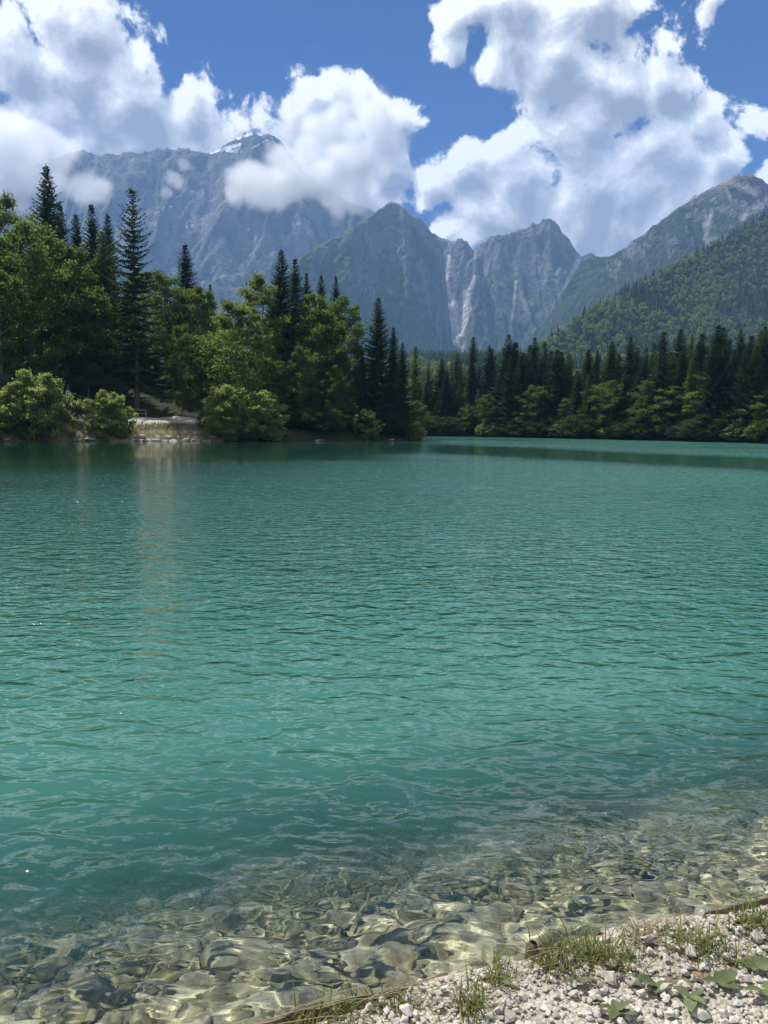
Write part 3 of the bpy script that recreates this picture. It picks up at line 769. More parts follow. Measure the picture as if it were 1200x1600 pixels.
# ------------------------------------------------------------------ the wood on the right-hand hillside: nobody could count it
def far_wood():
    rs = np.random.RandomState(8)
    U, V = px_of(HX, HY, HZ)
    ok = (U > 700) & (U < 1340) & (V > 150) & (V < 600) & (HZ > 3)
    pts = np.stack([HX[ok], HY[ok], HZ[ok]], 1)
    d = np.hypot(pts[:, 0], pts[:, 1])
    take = rs.rand(len(pts)) < np.clip(1500.0 / d, 0.4, 1.0) * 0.95
    pts = pts[take]
    pts = np.concatenate([pts, pts[::2] + [4.5, 4.0, 1.5]])
    pts = pts + rs.randn(len(pts), 3) * [3.0, 3.0, 0]
    m = 5200                                                     # the valley floor between the lake and the mountains
    r = 520 + 1500 * rs.rand(m) ** 0.8; a_ = rs.uniform(-0.02, 0.36, m)
    vx, vy = r * np.sin(a_), r * np.cos(a_)
    pts = np.concatenate([pts, np.stack([vx, vy, ground_z(vx, vy)], 1)])
    vs, fs, n = [], [], 0
    protoS, protoB = [], []
    for q in range(6):
        v, f = [], []
        for lvl in range(6):
            z0 = 0.10 + lvl * 0.145; r = 0.20 * (1 - lvl / 6.6); k = 6
            b = len(v)
            for j in range(k):
                a = j * 6.283 / k + rs.rand() * 0.7; rr = r * rs.uniform(0.6, 1.25)
                v.append((rr * math.cos(a), rr * math.sin(a), z0 - rs.rand() * 0.06))
            v.append((0, 0, z0 + 0.27))
            f += [(b + j, b + (j + 1) % k, b + k) for j in range(k)]
        protoS.append((np.array(v), np.array(f)))
        # leafy crown: tufts of leaf faces on an uneven dome
        m = 46
        dirs = unit(rs.randn(m, 3)); dirs[:, 2] = np.abs(dirs[:, 2]) * 1.1 - 0.15
        c = dirs * rs.uniform(0.6, 1.0, (m, 1)) * [0.36, 0.36, 0.52] + [0, 0, 0.45]
        nr = unit(dirs + rs.randn(m, 3) * 0.5)
        a = unit(np.cross(nr, rs.randn(m, 3))) * rs.uniform(0.10, 0.2, (m, 1)); b = np.cross(nr, a)
        v = np.stack([c + a, c - a * 0.5 + b * 0.86, c - a * 0.5 - b * 0.86], 1).reshape(-1, 3)
        protoB.append((v, np.arange(len(v)).reshape(-1, 3)))
    mix = fbm(pts[:, 0] / 130.0, pts[:, 1] / 130.0, 3, 5)
    ids = []
    for i, p in enumerate(pts):
        con = mix[i] + rs.uniform(-0.12, 0.12) > 0.56
        v, f = (protoS if con else protoB)[rs.randint(6)]
        h = rs.uniform(10, 19) if con else rs.uniform(7, 12.5)
        a = rs.rand() * 6.28
        w = h * rs.uniform(0.85, 1.15)
        R2 = np.array([[math.cos(a), -math.sin(a)], [math.sin(a), math.cos(a)]])
        q = np.concatenate([(v[:, :2] @ R2.T) * w, v[:, 2:] * h], 1) + p - [0, 0, 1.0]
        vs.append(q); fs.append(f + n); n += len(q); ids += [0 if con else 1] * len(f)
    ob = mesh_object('hillside_wood', np.concatenate(vs), np.concatenate(fs), [leaf_material('hill_conifer', (0.028, 0.05, 0.02), (0.055, 0.085, 0.03), (0.06, 0.10, 0.025), 0.3, 0.03), leaf_material('hill_broadleaf', (0.09, 0.14, 0.04), (0.18, 0.24, 0.07), (0.26, 0.35, 0.07), 0.42, 0.02)])
    ob.data.polygons.foreach_set('material_index', np.array(ids, np.int32))
    tag(ob, 'dense mixed wood covering the hillside on the right', None, None, 'stuff')
    print('far wood trees', len(pts), 'tris', sum(len(f) for f in fs))
far_wood()
# ------------------------------------------------------------------ lake: near edge, bed and water
EDGE0 = on_level(372, 1600, 0.12); EDGE1 = on_level(1200, 1400, 0.12)
_ed = (EDGE1 - EDGE0).xy.normalized(); _en = Vector((-_ed.y, _ed.x))
def edge_dist(x, y):
    """signed distance from the near bank's edge, positive over the water; the edge wavers a little"""
    u = (x - EDGE0.x) * _ed.x + (y - EDGE0.y) * _ed.y
    s = (x - EDGE0.x) * _en.x + (y - EDGE0.y) * _en.y
    return s + 0.035 * np.sin(u * 3.1 + 0.6) + 0.02 * np.sin(u * 7.7), u
def lake_depth(x, y):
    s, u = edge_dist(x, y)
    s = np.maximum(s, 0)
    d = 0.20 + 0.30 * s + 0.06 * s * s
    d = d - 0.10 * np.exp(-((u + 0.9) / 0.7) ** 2) * np.exp(-(s / 0.6) ** 2)
    return np.minimum(d, 4.5)

def bed_material():
    k = NT('lake_bed')
    P = k.n('ShaderNodeNewGeometry').outputs['Position']
    v = k.n('ShaderNodeTexVoronoi'); k.set(v.inputs['Vector'], P); v.inputs['Scale'].default_value = 16.0; v.inputs['Randomness'].default_value = 1.0
    n = k.noise(P, 2.2, 5.0, 0.6); n2 = k.noise(P, 30.0, 3.0, 0.6)
    c = k.mix(k.step(n, 0.35, 0.65), rgb(0.30, 0.25, 0.14), rgb(0.60, 0.53, 0.36))
    c = k.mix(k.math('MULTIPLY', v.outputs['Color'], 0.55), c, rgb(0.52, 0.475, 0.36))
    c = k.mix(k.math('MULTIPLY', k.step(n2, 0.45, 0.7), 0.4), c, rgb(0.07, 0.062, 0.035))
    h = k.math('ADD', k.math('MULTIPLY', v.outputs['Distance'], -0.03), k.math('MULTIPLY', n2, 0.012))
    return k.surface(k.pbsdf(c, 0.9, k.bump(h, 1.0, 1.0), 0.2))
BED = bed_material()
def axis(lo, a, b, hi, fine, grow):
    c = list(np.arange(a, b, fine)); s = fine
    while c[-1] < hi: s *= grow; c.append(c[-1] + s)
    s = fine
    while c[0] > lo: s *= grow; c.insert(0, c[0] - s)
    return np.array(c)
bx_, by_ = axis(-180, -5, 5, 180, 0.05, 1.18), axis(-60, 1.0, 8, 190, 0.05, 1.18)
BX, BY = np.meshgrid(bx_, by_, indexing='ij')
BZ = -lake_depth(BX, BY) + (fbm(BX * 3, BY * 3, 3, 3) - 0.5) * 0.09 * np.clip(lake_depth(BX, BY) * 3, 0, 1)
s_, u_ = edge_dist(BX, BY)
BZ = np.where(s_ < 0, np.maximum(-0.5, -0.2 + s_), BZ)
bed = mesh_object('lake_bed', np.stack([BX, BY, BZ], -1).reshape(-1, 3), grid_faces(*BX.shape), BED, smooth=True)
tag(bed, 'stony lake bed showing through the shallow water', None, None, 'structure')

def wave_height(x, y):
    rs = np.random.RandomState(12)
    z = np.zeros_like(x)
    for i in range(26):
        lam = 0.16 * (1.22 ** (i % 11)) * rs.uniform(0.85, 1.2)
        th = 1.85 + rs.randn() * 0.75
        kx, ky = 2 * math.pi / lam * math.cos(th), 2 * math.pi / lam * math.sin(th)
        z += 0.0034 * lam ** 0.9 * np.sin(kx * x + ky * y + rs.rand() * 6.28)
    for i in range(16):                                          # short capillary ripples: they focus the sunlight on the bed
        lam = rs.uniform(0.065, 0.16); th = 1.85 + rs.randn() * 1.0
        kk = 2 * math.pi / lam
        z += 0.026 / kk * np.sin(kk * (math.cos(th) * x + math.sin(th) * y) + rs.rand() * 6.28) * (0.6 + 0.8 * vnoise(x * 1.3 + i, y * 1.3, i))
    return z
wx, wy = axis(-180, -2.3, 3.3, 180, 0.016, 1.10), axis(-50, 1.7, 4.8, 176, 0.016, 1.06)
WX, WY = np.meshgrid(wx, wy, indexing='ij')
fadew = np.clip(1.0 - np.maximum(np.hypot(WX, WY - 2) - 2.2, 0) / 2.2, 0, 1)
es_, _ = edge_dist(WX, WY)
WZ = wave_height(WX, WY) * np.minimum(fadew, 1) * (0.55 + 0.45 * np.clip((es_ + 0.2) / 0.8, 0, 1)) * (1 - 0.6 * np.clip((es_ - 0.8) / 1.0, 0, 1))

def water_material():
    k = NT('lake_water')
    g = k.n('ShaderNodeNewGeometry'); P = g.outputs['Position']
    off = k.vmath('DOT_PRODUCT', k.vmath('SUBTRACT', P, (EDGE0.x, EDGE0.y, 0.0)), (_en.x, _en.y, 0.0))   # metres out from the near bank
    off = k.math('ADD', off, k.math('MULTIPLY_ADD', k.noise(P, 0.8, 1.0, 0.5), 0.8, -0.4))
    dep = k.step(off, 0.1, 2.9, 0.02, 0.985)
    calm = k.n('ShaderNodeAttribute', attribute_name='calm').outputs['Fac']
    # ripples: short crests running across, in two sizes, with gusts
    st = k.vmath('MULTIPLY', P, (0.62, 1.0, 1.0))
    w1 = k.noise(st, 4.2, 2.0, 0.55, 0.5)
    w2 = k.noise(st, 11.0, 2.0, 0.5, 0.3)
    w3 = k.noise(k.vmath('MULTIPLY', P, (0.5, 1.0, 1.0)), 0.9, 2.0, 0.5)
    gust = k.step(k.noise(k.vmath('MULTIPLY', P, (0.35, 1.0, 1.0)), 0.045, 3.0, 0.55), 0.3, 0.7, 0.40, 1.25)
    h = k.math('ADD', k.math('MULTIPLY', w1, 0.125), k.math('MULTIPLY', w2, 0.024))
    h = k.math('ADD', h, k.math('MULTIPLY', w3, 0.05))
    open_ = k.math('MINIMUM', k.math('MAXIMUM', k.math('MULTIPLY', k.vmath('LENGTH', P), 0.14), 0.40), 1.0)      # the breeze raises more chop out on the open lake
    h = k.math('MULTIPLY', k.math('MULTIPLY', k.math('MULTIPLY', h, gust), calm), open_)
    nr = k.bump(h, 1.0, 1.0)
    gl = k.n('ShaderNodeBsdfGlossy'); gl.inputs['Roughness'].default_value = 0.03; k.set(gl.inputs['Normal'], nr); gl.inputs[0].default_value = rgb(1, 1, 1)
    fr = k.n('ShaderNodeFresnel'); fr.inputs['IOR'].default_value = 1.6; k.set(fr.inputs['Normal'], nr)
    rf_ = k.n('ShaderNodeBsdfRefraction'); rf_.inputs['IOR'].default_value = 1.333; rf_.inputs['Roughness'].default_value = 0.0; k.set(rf_.inputs['Normal'], nr)
    rf_.inputs[0].default_value = rgb(0.92, 0.985, 0.95)
    body = k.n('ShaderNodeBsdfDiffuse')
    big = k.noise(P, 0.03, 2.0, 0.5)
    deep = k.n('ShaderNodeAttribute', attribute_name='deep').outputs['Fac']
    c = k.mix(k.step(big, 0.4, 0.65), rgb(0.040, 0.144, 0.104), rgb(0.052, 0.158, 0.124))
    c = k.mix(deep, c, rgb(0.004, 0.050, 0.031))
    k.set(body.inputs[0], c)
    m1 = k.n('ShaderNodeMixShader'); k.set(m1.inputs[0], dep)
    k.t.links.new(rf_.outputs[0], m1.inputs[1]); k.t.links.new(body.outputs[0], m1.inputs[2])
    m2 = k.n('ShaderNodeMixShader'); k.set(m2.inputs[0], fr.outputs[0])
    k.t.links.new(m1.outputs[0], m2.inputs[1]); k.t.links.new(gl.outputs[0], m2.inputs[2])
    return k.surface(m2.outputs[0])
water = mesh_object('lake_water', np.stack([WX, WY, WZ], -1).reshape(-1, 3), grid_faces(*WX.shape), water_material(), smooth=True)
tag(water, 'clear turquoise lake water with small ripples', None, None, 'structure')
WR = np.hypot(WX, WY); WAZ = np.arctan2(WX, WY)
bsh = shore_r(WAZ) - WR
calm_l = 0.03 + 0.97 * np.clip((bsh - 44) / 26.0, 0, 1) ** 1.2                     # lee of the wooded left bank
vr = 1232 * 1.95 / np.maximum(WR, 1.0)                                             # bands of wind and calm across the far reach
calm_r = 1.0 - 0.96 * np.exp(-((vr - 32 - 35 * np.clip(WAZ, 0, 1)) / 10.0) ** 4)
mixl = np.clip((0.075 - WAZ) / 0.10, 0, 1)
calm = calm_l * mixl + calm_r * (1 - mixl)
deep = np.clip((0.30 - WAZ) / 0.55, 0, 1) * np.clip((WR - 7) / 30.0, 0, 1) ** 0.8
for an, arr in (('calm', calm), ('deep', deep)):
    a = water.data.attributes.new(an, 'FLOAT', 'POINT'); a.data.foreach_set('value', arr.astype(np.float32).ravel())
cy.caustics_refractive = True
cy.caustics_reflective = False
sun_d.cycles.is_caustics_light = True
water.cycles.is_caustics_caster = True
bed.cycles.is_caustics_receiver = True

# ------------------------------------------------------------------ stones
import bmesh
def stone_mesh(name, seed, mat, n=16, flat=0.7, long=1.25, smooth=0):
    rs = np.random.RandomState(seed)
    p = unit(rs.randn(n, 3)) * rs.uniform(0.8, 1.0, (n, 1)) * [long, 1.0, flat]
    bm = bmesh.new()
    for v in p: bm.verts.new(v)
    r = bmesh.ops.convex_hull(bm, input=bm.verts)
    for v in [v for v in bm.verts if not v.link_faces]: bm.verts.remove(v)
    if smooth:
        bmesh.ops.bevel(bm, geom=bm.edges[:] + bm.verts[:], offset=0.12, segments=1, affect='EDGES')
        bmesh.ops.triangulate(bm, faces=bm.faces[:])
    me = bpy.data.meshes.new(name); bm.to_mesh(me); bm.free()
    me.materials.append(mat)
    return me
def stone_material(name, a, b, c3, scale=40.0):
    k = NT(name)
    P = k.n('ShaderNodeTexCoord').outputs['Object']
    W_ = k.n('ShaderNodeNewGeometry').outputs['Position']
    rnd = k.n('ShaderNodeObjectInfo').outputs['Random']
    n0 = k.noise(W_, 28.0, 1.0, 0.5); n = k.noise(W_, scale * 4, 5.0, 0.65)
    f = k.math('ADD', k.math('MULTIPLY_ADD', n0, 1.6, -0.55), k.math('MULTIPLY_ADD', rnd, 0.5, -0.25), clamp=True)
    c = k.mix(f, rgb(*a), rgb(*b))
    c = k.mix(k.math('MULTIPLY', k.step(n, 0.5, 0.75), 0.45), c, rgb(*c3))
    return k.surface(k.pbsdf(c, 0.9, k.bump(n, 0.5, 0.004), 0.25))
PEBBLE = stone_material('limestone_pebble', (0.38, 0.355, 0.31), (0.68, 0.655, 0.60), (0.26, 0.225, 0.175))
WETROCK = stone_material('submerged_rock', (0.27, 0.225, 0.125), (0.66, 0.59, 0.43), (0.16, 0.135, 0.075), 8.0)

def bank_z(x, y):
    s, u = edge_dist(x, y)
    return 0.105 + 0.02 * np.clip(-s / 0.4, 0, 1) + (vnoise(x * 5, y * 5, 3) - 0.5) * 0.025 + np.clip(-s - 0.5, 0, 50) * 0.03

def soil_material():
    k = NT('gravel_soil')
    P = k.n('ShaderNodeNewGeometry').outputs['Position']
    n = k.noise(P, 60.0, 4.0, 0.7); n2 = k.noise(P, 4.0, 3.0, 0.5)
    v = k.n('ShaderNodeTexVoronoi'); k.set(v.inputs['Vector'], P); v.inputs['Scale'].default_value = 70.0
    c = k.mix(v.outputs['Color'], rgb(0.30, 0.26, 0.20), rgb(0.56, 0.52, 0.45))
    c = k.mix(k.step(n2, 0.45, 0.7), c, rgb(0.16, 0.13, 0.09))
    h = k.math('ADD', k.math('MULTIPLY', v.outputs['Distance'], -0.012), k.math('MULTIPLY', n, 0.004))
    return k.surface(k.pbsdf(c, 0.95, k.bump(h, 1.0, 1.0), 0.2))
uu = axis(-30, -1.2, 3.0, 40, 0.04, 1.25); ss = np.concatenate([[0.0, 0.0], axis(0.0, 0.001, 1.6, 40, 0.04, 1.25)[1:]])
GU, GS = np.meshgrid(uu, ss, indexing='ij')
bxx = EDGE0.x + GU * _ed.x - GS * _en.x; byy = EDGE0.y + GU * _ed.y - GS * _en.y
sc_, _ = edge_dist(bxx, byy)
# follow the wavering edge
bxx = bxx + _en.x * (-(sc_ + GS)) * np.exp(-GS / 0.3); byy = byy + _en.y * (-(sc_ + GS)) * np.exp(-GS / 0.3)
bzz = bank_z(bxx, byy); bzz[:, 0] = -0.6
bank = mesh_object('gravel_bank', np.stack([bxx, byy, bzz], -1).reshape(-1, 3), grid_faces(*GU.shape)[:, ::-1], soil_material(), smooth=False)
tag(bank, 'pale gravel bank in the lower right corner', None, None, 'structure')

PEB = [stone_mesh('pebble', 100 + i, PEBBLE, 13 + i % 5, 0.55 + 0.05 * (i % 5), 1.1 + 0.06 * (i % 5)) for i in range(14)]
def lay_pebbles():
    rs = np.random.RandomState(77)
    N = 34000
    u = rs.uniform(-1.5, 5.0, N); s = -rs.uniform(0.0, 2.3, N)
    x = EDGE0.x + u * _ed.x + s * _en.x; y = EDGE0.y + u * _ed.y + s * _en.y
    s2, _ = edge_dist(x, y)
    keep = s2 < -0.005
    x, y, s2 = x[keep], y[keep], s2[keep]
    U, V = px_of(x, y, np.full_like(x, 0.15))
    near = np.clip(-s2 / 0.2, 0.4, 1)
    size = (0.0052 + 0.0125 * rs.rand(len(x)) ** 2.8) * np.where(rs.rand(len(x)) < 0.05, 1.6, 1.0)
    seen = ((U > -150) & (U < 1400) & (V < 1720) & (V > 0)) | (rs.rand(len(x)) < 0.55)
    x, y, size, U, V = x[seen], y[seen], size[seen], U[seen], V[seen]
    z = bank_z(x, y) + size * rs.uniform(0.05, 0.9, len(x))
    inview = (U > 5) & (U < 1195) & (V < 1595) & (V > 0)
    order = np.argsort(-(size * inview))
    big = set(order[:300].tolist())
    vs, fs, n = [], [], 0
    cache = []
    for me in PEB:
        v = np.empty(len(me.vertices) * 3); me.vertices.foreach_get('co', v)
        cache.append((v.reshape(-1, 3), np.array([p.vertices[:] for p in me.polygons])))
    for i in range(len(x)):
        k = rs.randint(14); rot = (rs.uniform(-0.5, 0.5), rs.uniform(-0.5, 0.5), rs.uniform(0, 6.28))
        if i in big:
            o = bpy.data.objects.new('pebble', PEB[k]); COL.objects.link(o); o.parent = bank
            o.location = (x[i], y[i], z[i] + size[i] * 0.25); o.rotation_euler = rot; o.scale = (size[i],) * 3
        else:
            R = np.array(Matrix.Identity(3)); a, b, c = rot
            ca, sa, cb, sb, cc, s3 = math.cos(a), math.sin(a), math.cos(b), math.sin(b), math.cos(c), math.sin(c)
            R = np.array([[cc, -s3, 0], [s3, cc, 0], [0, 0, 1]]) @ np.array([[cb, 0, sb], [0, 1, 0], [-sb, 0, cb]]) @ np.array([[1, 0, 0], [0, ca, -sa], [0, sa, ca]])
            v, f = cache[k]
            vs.append((v * size[i]) @ R.T + [x[i], y[i], z[i]]); fs.append(f + n); n += len(v)
    ob = mesh_object('gravel', np.concatenate(vs), np.concatenate(fs), PEBBLE, parent=bank)
    tag(ob, None, None, None, 'stuff')
lay_pebbles()

# stones lying under the water: the large ones singly, the rest as one bed of cobbles
ROCKS = [stone_mesh('rock', 300 + i, WETROCK, 22, 0.6, 1.2, 1) for i in range(6)]
sub = [(372, 1500, 0.17, 'large brown submerged rock, left of the pair below the waterline'), (600, 1512, 0.19, 'large pale submerged rock, right of the pair nearest the gravel edge'), (455, 1545, 0.10, 'dark submerged rock wedged between the two large submerged rocks'),
       (700, 1430, 0.10, 'flat submerged stone above the large pale submerged rock'), (250, 1530, 0.10, 'rounded submerged stone left of the large brown submerged rock'), (545, 1430, 0.09, 'submerged stone above the gap between the large rocks'), (85, 1475, 0.12, 'pale submerged rock near the lower left edge'),
       (1010, 1400, 0.09, 'flat yellowish submerged stone below the right bank edge'), (880, 1420, 0.08, 'submerged stone in the shallows left of the flat yellowish one'), (150, 1580, 0.11, 'mottled submerged stone in the lower left corner'), (330, 1585, 0.09, 'small submerged stone next to the tip of the gravel bank')]
for i, (px, py, r, lab) in enumerate(sub):
    p = on_level(px, py, -0.25); dz = float(lake_depth(np.array(p.x), np.array(p.y)))
    o = bpy.data.objects.new('submerged_rock', ROCKS[i % 6]); COL.objects.link(o)
    o.location = (p.x, p.y, -dz + r * 0.28); o.scale = (r, r, r * 0.8); o.rotation_euler = (0.2 * math.sin(i), 0.2 * math.cos(i * 2), i * 1.3)
    o.cycles.is_caustics_receiver = True
    tag(o, lab, 'rock', 'large stones under the shallow water')
def cobbles():
    rs = np.random.RandomState(5)
    N = 9000
    u = rs.uniform(-2.2, 4.2, N); s = 2.6 * rs.rand(N) ** 1.3
    x = EDGE0.x + u * _ed.x + s * _en.x; y = EDGE0.y + u * _ed.y + s * _en.y
    sz = 0.011 + 0.042 * rs.rand(N) ** 4
    z = -lake_depth(x, y) + sz * 0.3
    cache = []
    for me in PEB[:8]:
        v = np.empty(len(me.vertices) * 3); me.vertices.foreach_get('co', v); cache.append((v.reshape(-1, 3), np.array([p.vertices[:] for p in me.polygons])))
    vs, fs, n = [], [], 0
    for i in range(N):
        v, f = cache[rs.randint(8)]; a = rs.rand() * 6.28
        R = np.array([[math.cos(a), -math.sin(a), 0], [math.sin(a), math.cos(a), 0], [0, 0, 1]])
        vs.append((v * sz[i]) @ R.T + [x[i], y[i], z[i]]); fs.append(f + n); n += len(v)
    ob = mesh_object('bed_cobbles', np.concatenate(vs), np.concatenate(fs), WETROCK, parent=bed)
    ob.cycles.is_caustics_receiver = True
    tag(ob, None, None, None, 'stuff')
cobbles()
# ------------------------------------------------------------------ left bank details: landing, stone bank, fence, sign
def gravel_path_material():
    k = NT('path_gravel')
    P = k.n('ShaderNodeNewGeometry').outputs['Position']
    n = k.noise(P, 1.4, 5.0, 0.6); n2 = k.noise(P, 9.0, 3.0, 0.6)
    c = k.mix(k.step(n, 0.3, 0.7), rgb(0.34, 0.32, 0.28), rgb(0.45, 0.43, 0.39))
    c = k.mix(k.math('MULTIPLY', k.step(n2, 0.5, 0.75), 0.4), c, rgb(0.30, 0.27, 0.21))
    return k.surface(k.pbsdf(c, 0.95, k.bump(n2, 0.5, 0.05), 0.1))
def polar(px, r):
    d = ray(px, 640); d = Vector((d.x, d.y, 0)).normalized() * r
    return d.x, d.y
def path_sheet():
    A = np.linspace(120, 345, 60); T = np.linspace(0, 1, 16)
    V = []
    for px in A:
        x0, y0 = polar(px, 1.0)
        r0_ = float(shore_r(math.atan2(x0, y0)))
        w = 1.0 if px > 205 else 0.35 + 0.65 * max(0, (px - 150) / 55)
        a = r0_ + 3.2 + 0.5 * math.sin(px * 0.05); b = a + (7.2 + 1.2 * math.sin(px * 0.031)) * w + (0 if px > 205 else (205 - px) * 0.03)
        for t in T:
            r = a + (b - a) * t; x, y = x0 * r, y0 * r
            V.append((x, y, float(ground_z(x, y)) + 0.14 - 0.10 * (t < 0.02 or t > 0.98)))
    ob = mesh_object('path', V, grid_faces(60, 16), gravel_path_material(), smooth=True)
    tag(ob, 'pale gravel landing and path behind the stone bank', None, None, 'structure')
path_sheet()
def shore_strip():
    A = np.linspace(-90, 350, 110); T = np.linspace(0, 1, 14); V = []
    for px in A:
        x0, y0 = polar(px, 1.0); r0_ = float(shore_r(math.atan2(x0, y0)))
        for t in T:
            r = r0_ - 0.5 + 4.6 * t; x, y = x0 * r, y0 * r
            V.append((x, y, max(-0.15, float(ground_z(x, y))) + 0.07 - 0.3 * (t < 0.01 or t > 0.99)))
    k = NT('dry_bank'); P = k.n('ShaderNodeNewGeometry').outputs['Position']
    n = k.noise(P, 1.1, 5.0, 0.65); n2 = k.noise(P, 7.0, 3.0, 0.6)
    c = k.mix(k.step(n, 0.35, 0.65), rgb(0.25, 0.21, 0.13), rgb(0.13, 0.125, 0.06)); c = k.mix(k.step(n2, 0.52, 0.7), c, rgb(0.42, 0.39, 0.32))
    tag(mesh_object('shore_strip', V, grid_faces(110, 14), k.surface(k.pbsdf(c, 0.95, k.bump(n2, 0.8, 0.15), 0.1)), smooth=True), 'dry stony strip at the foot of the left bushes', None, None, 'structure')
shore_strip()

ROCKP = stone_material('pale_riprap', (0.28, 0.26, 0.215), (0.48, 0.455, 0.40), (0.19, 0.165, 0.12), 0.4)
RIP = [stone_mesh('stone', 400 + i, ROCKP, 20, 0.62, 1.25, 1) for i in range(6)]
emb = bpy.data.objects.new('stone_embankment', None); COL.objects.link(emb)
ex, ey = polar(270, 96); emb.location = (ex, ey, 0)
tag(emb, 'sloping bank of pale fitted stones between the shoreline bushes', 'stone bank')
rr_ = random.Random(4)
for row, (b, z, sz) in enumerate(((-0.35, 0.02, 0.66), (0.55, 0.42, 0.6), (1.3, 0.82, 0.5), (2.0, 1.16, 0.36))):
    px = 204 + row * 2
    while px < 336:
        s = sz * rr_.uniform(0.75, 1.25)
        x0, y0 = polar(px, 1.0); r = float(shore_r(math.atan2(x0, y0))) + b + rr_.uniform(-.15, .15)
        o = bpy.data.objects.new('stone', RIP[rr_.randrange(6)]); COL.objects.link(o); o.parent = emb
        o.location = (x0 * r - ex, y0 * r - ey, z + rr_.uniform(-.1, .1)); o.scale = (s * 0.95, s * 0.8, s * 0.72); o.rotation_euler = (rr_.uniform(0.1, 0.7), rr_.uniform(-.45, .45), rr_.uniform(-0.9, 0.9))
        px += s * 1.75 * 1232 / 96
for i, (px, b, z, s, lab) in enumerate([(118, -0.2, 0.15, 0.6, 'pale shore stone just right of the largest bush'), (140, -0.1, 0.2, 0.75, 'larger pale shore stone left of the upright bush'), (8, -0.1, 0.15, 0.6, 'pale shore stone at the left edge of the picture'),
                                        (612, -0.2, 0.15, 0.5, 'small shore stone on the point left of the round bush'), (497, -0.3, 0.1, 0.5, 'small shore stone below the shaded trees of the left bank')]):
    x0, y0 = polar(px, 1.0); r = float(shore_r(math.atan2(x0, y0))) + b
    o = bpy.data.objects.new('shore_stone', RIP[i]); COL.objects.link(o); o.location = (x0 * r, y0 * r, z); o.scale = (s, s * .8, s * .6); o.rotation_euler = (0.1, 0.1, i)
    tag(o, lab, 'stone', 'single stones along the left shore')

# dry grass on the slope above the stones
def blades(name, pts, h, w, mat, seed, bend=0.4, parent=None):
    rs = np.random.RandomState(seed); n = len(pts)
    a = rs.rand(n) * 6.283; hh = h * rs.uniform(0.5, 1.25, n); ww = w * rs.uniform(0.7, 1.3, n)
    d = np.stack([np.cos(a), np.sin(a), np.zeros(n)], 1); side = np.stack([-np.sin(a), np.cos(a), np.zeros(n)], 1)
    be = bend * rs.uniform(0.2, 1.5, n)
    V = []
    for t, wf in ((0, 1.0), (0.45, 0.85), (0.8, 0.5), (1.0, 0.06)):
        c = pts + d * (hh * be * (0.35 * t + 0.9 * t * t))[:, None] + np.array([0, 0, 1.0]) * (hh * t * (1 - 0.25 * be * t))[:, None]
        V += [c - side * (ww * wf)[:, None], c + side * (ww * wf)[:, None]]
    V = np.stack(V, 1).reshape(-1, 3)
    base = (np.arange(n) * 8)[:, None, None]
    F = (base + np.array([[0, 1, 3, 2], [2, 3, 5, 4], [4, 5, 7, 6]])[None]).reshape(-1, 4)
    return mesh_object(name, V, F, mat, parent=parent)
DRY = leaf_material('dry_grass', (0.16, 0.14, 0.06), (0.30, 0.26, 0.13), (0.2, 0.18, 0.07), 0.3, 3.0)
GRASS = leaf_material('green_grass', (0.08, 0.11, 0.032), (0.18, 0.22, 0.08), (0.22, 0.28, 0.06), 0.42, 40.0)
rs_ = np.random.RandomState(3)
pp = []
for i in range(2600):
    px = rs_.uniform(90, 345); x0, y0 = polar(px, 1.0); r = float(shore_r(math.atan2(x0, y0))) + rs_.uniform(1.4, 3.4)
    x, y = x0 * r, y0 * r; pp.append((x, y, float(ground_z(x, y)) - 0.02))
tag(blades('bank_grass', np.array(pp), 0.38, 0.03, DRY, 2), 'dry grass on the slope between the stones and the landing', None, None, 'stuff')

WOOD = bark_material('weathered_wood', (0.20, 0.17, 0.13), (0.36, 0.32, 0.26))
def beam(a, b, r, sides=6):
    a, b = np.array(a, float), np.array(b, float)
    return tube(np.linspace(a, b, 4), np.full(4, r), sides)
fence = bpy.data.objects.new('wooden_fence', None); COL.objects.link(fence)
tag(fence, 'rustic wooden pole fence sloping down to the gravel landing', 'fence')
FP = [(100, 113.0), (126, 111.0), (152, 109.0), (178, 107.0), (203, 105.2), (228, 104.0)]
tops = []
fx, fy = polar(165, 107); fence.location = (fx, fy, 0)
for px, r in FP:
    x, y = polar(px, r); z = float(ground_z(x, y)); x -= fx; y -= fy
    v, f = beam((x, y, z - 0.2), (x, y, z + 1.15), 0.075); mesh_object('post', v, f, WOOD, parent=fence, smooth=True)
    tops.append((x, y, z))
for (a, b) in zip(tops[:-1], tops[1:]):
    for h in (1.05, 0.6):
        v, f = beam((a[0], a[1], a[2] + h), (b[0], b[1], b[2] + h), 0.055); mesh_object('rail', v, f, WOOD, parent=fence, smooth=True)

def plain(name, col, rough=0.6):
    k = NT(name); P = k.n('ShaderNodeTexCoord').outputs['Object']
    n = k.noise(P, 4.0, 4.0, 0.6)
    return k.surface(k.pbsdf(k.mix(k.math('MULTIPLY', n, 0.35), rgb(*col), rgb(*[c * 0.7 for c in col])), rough))
def box(name, c, s, mat, parent):
    x, y, z = c; a, b, d = s[0] / 2, s[1] / 2, s[2] / 2
    V = [(x + i * a, y + j * b, z + k * d) for i in (-1, 1) for j in (-1, 1) for k in (-1, 1)]
    return mesh_object(name, V, [(0, 1, 3, 2), (4, 6, 7, 5), (0, 4, 5, 1), (2, 3, 7, 6), (0, 2, 6, 4), (1, 5, 7, 3)], mat, parent=parent)
sx, sy = polar(107, 106); sz_ = float(ground_z(sx, sy))
sign = bpy.data.objects.new('sign_post', None); COL.objects.link(sign); sign.location = (sx, sy, sz_)
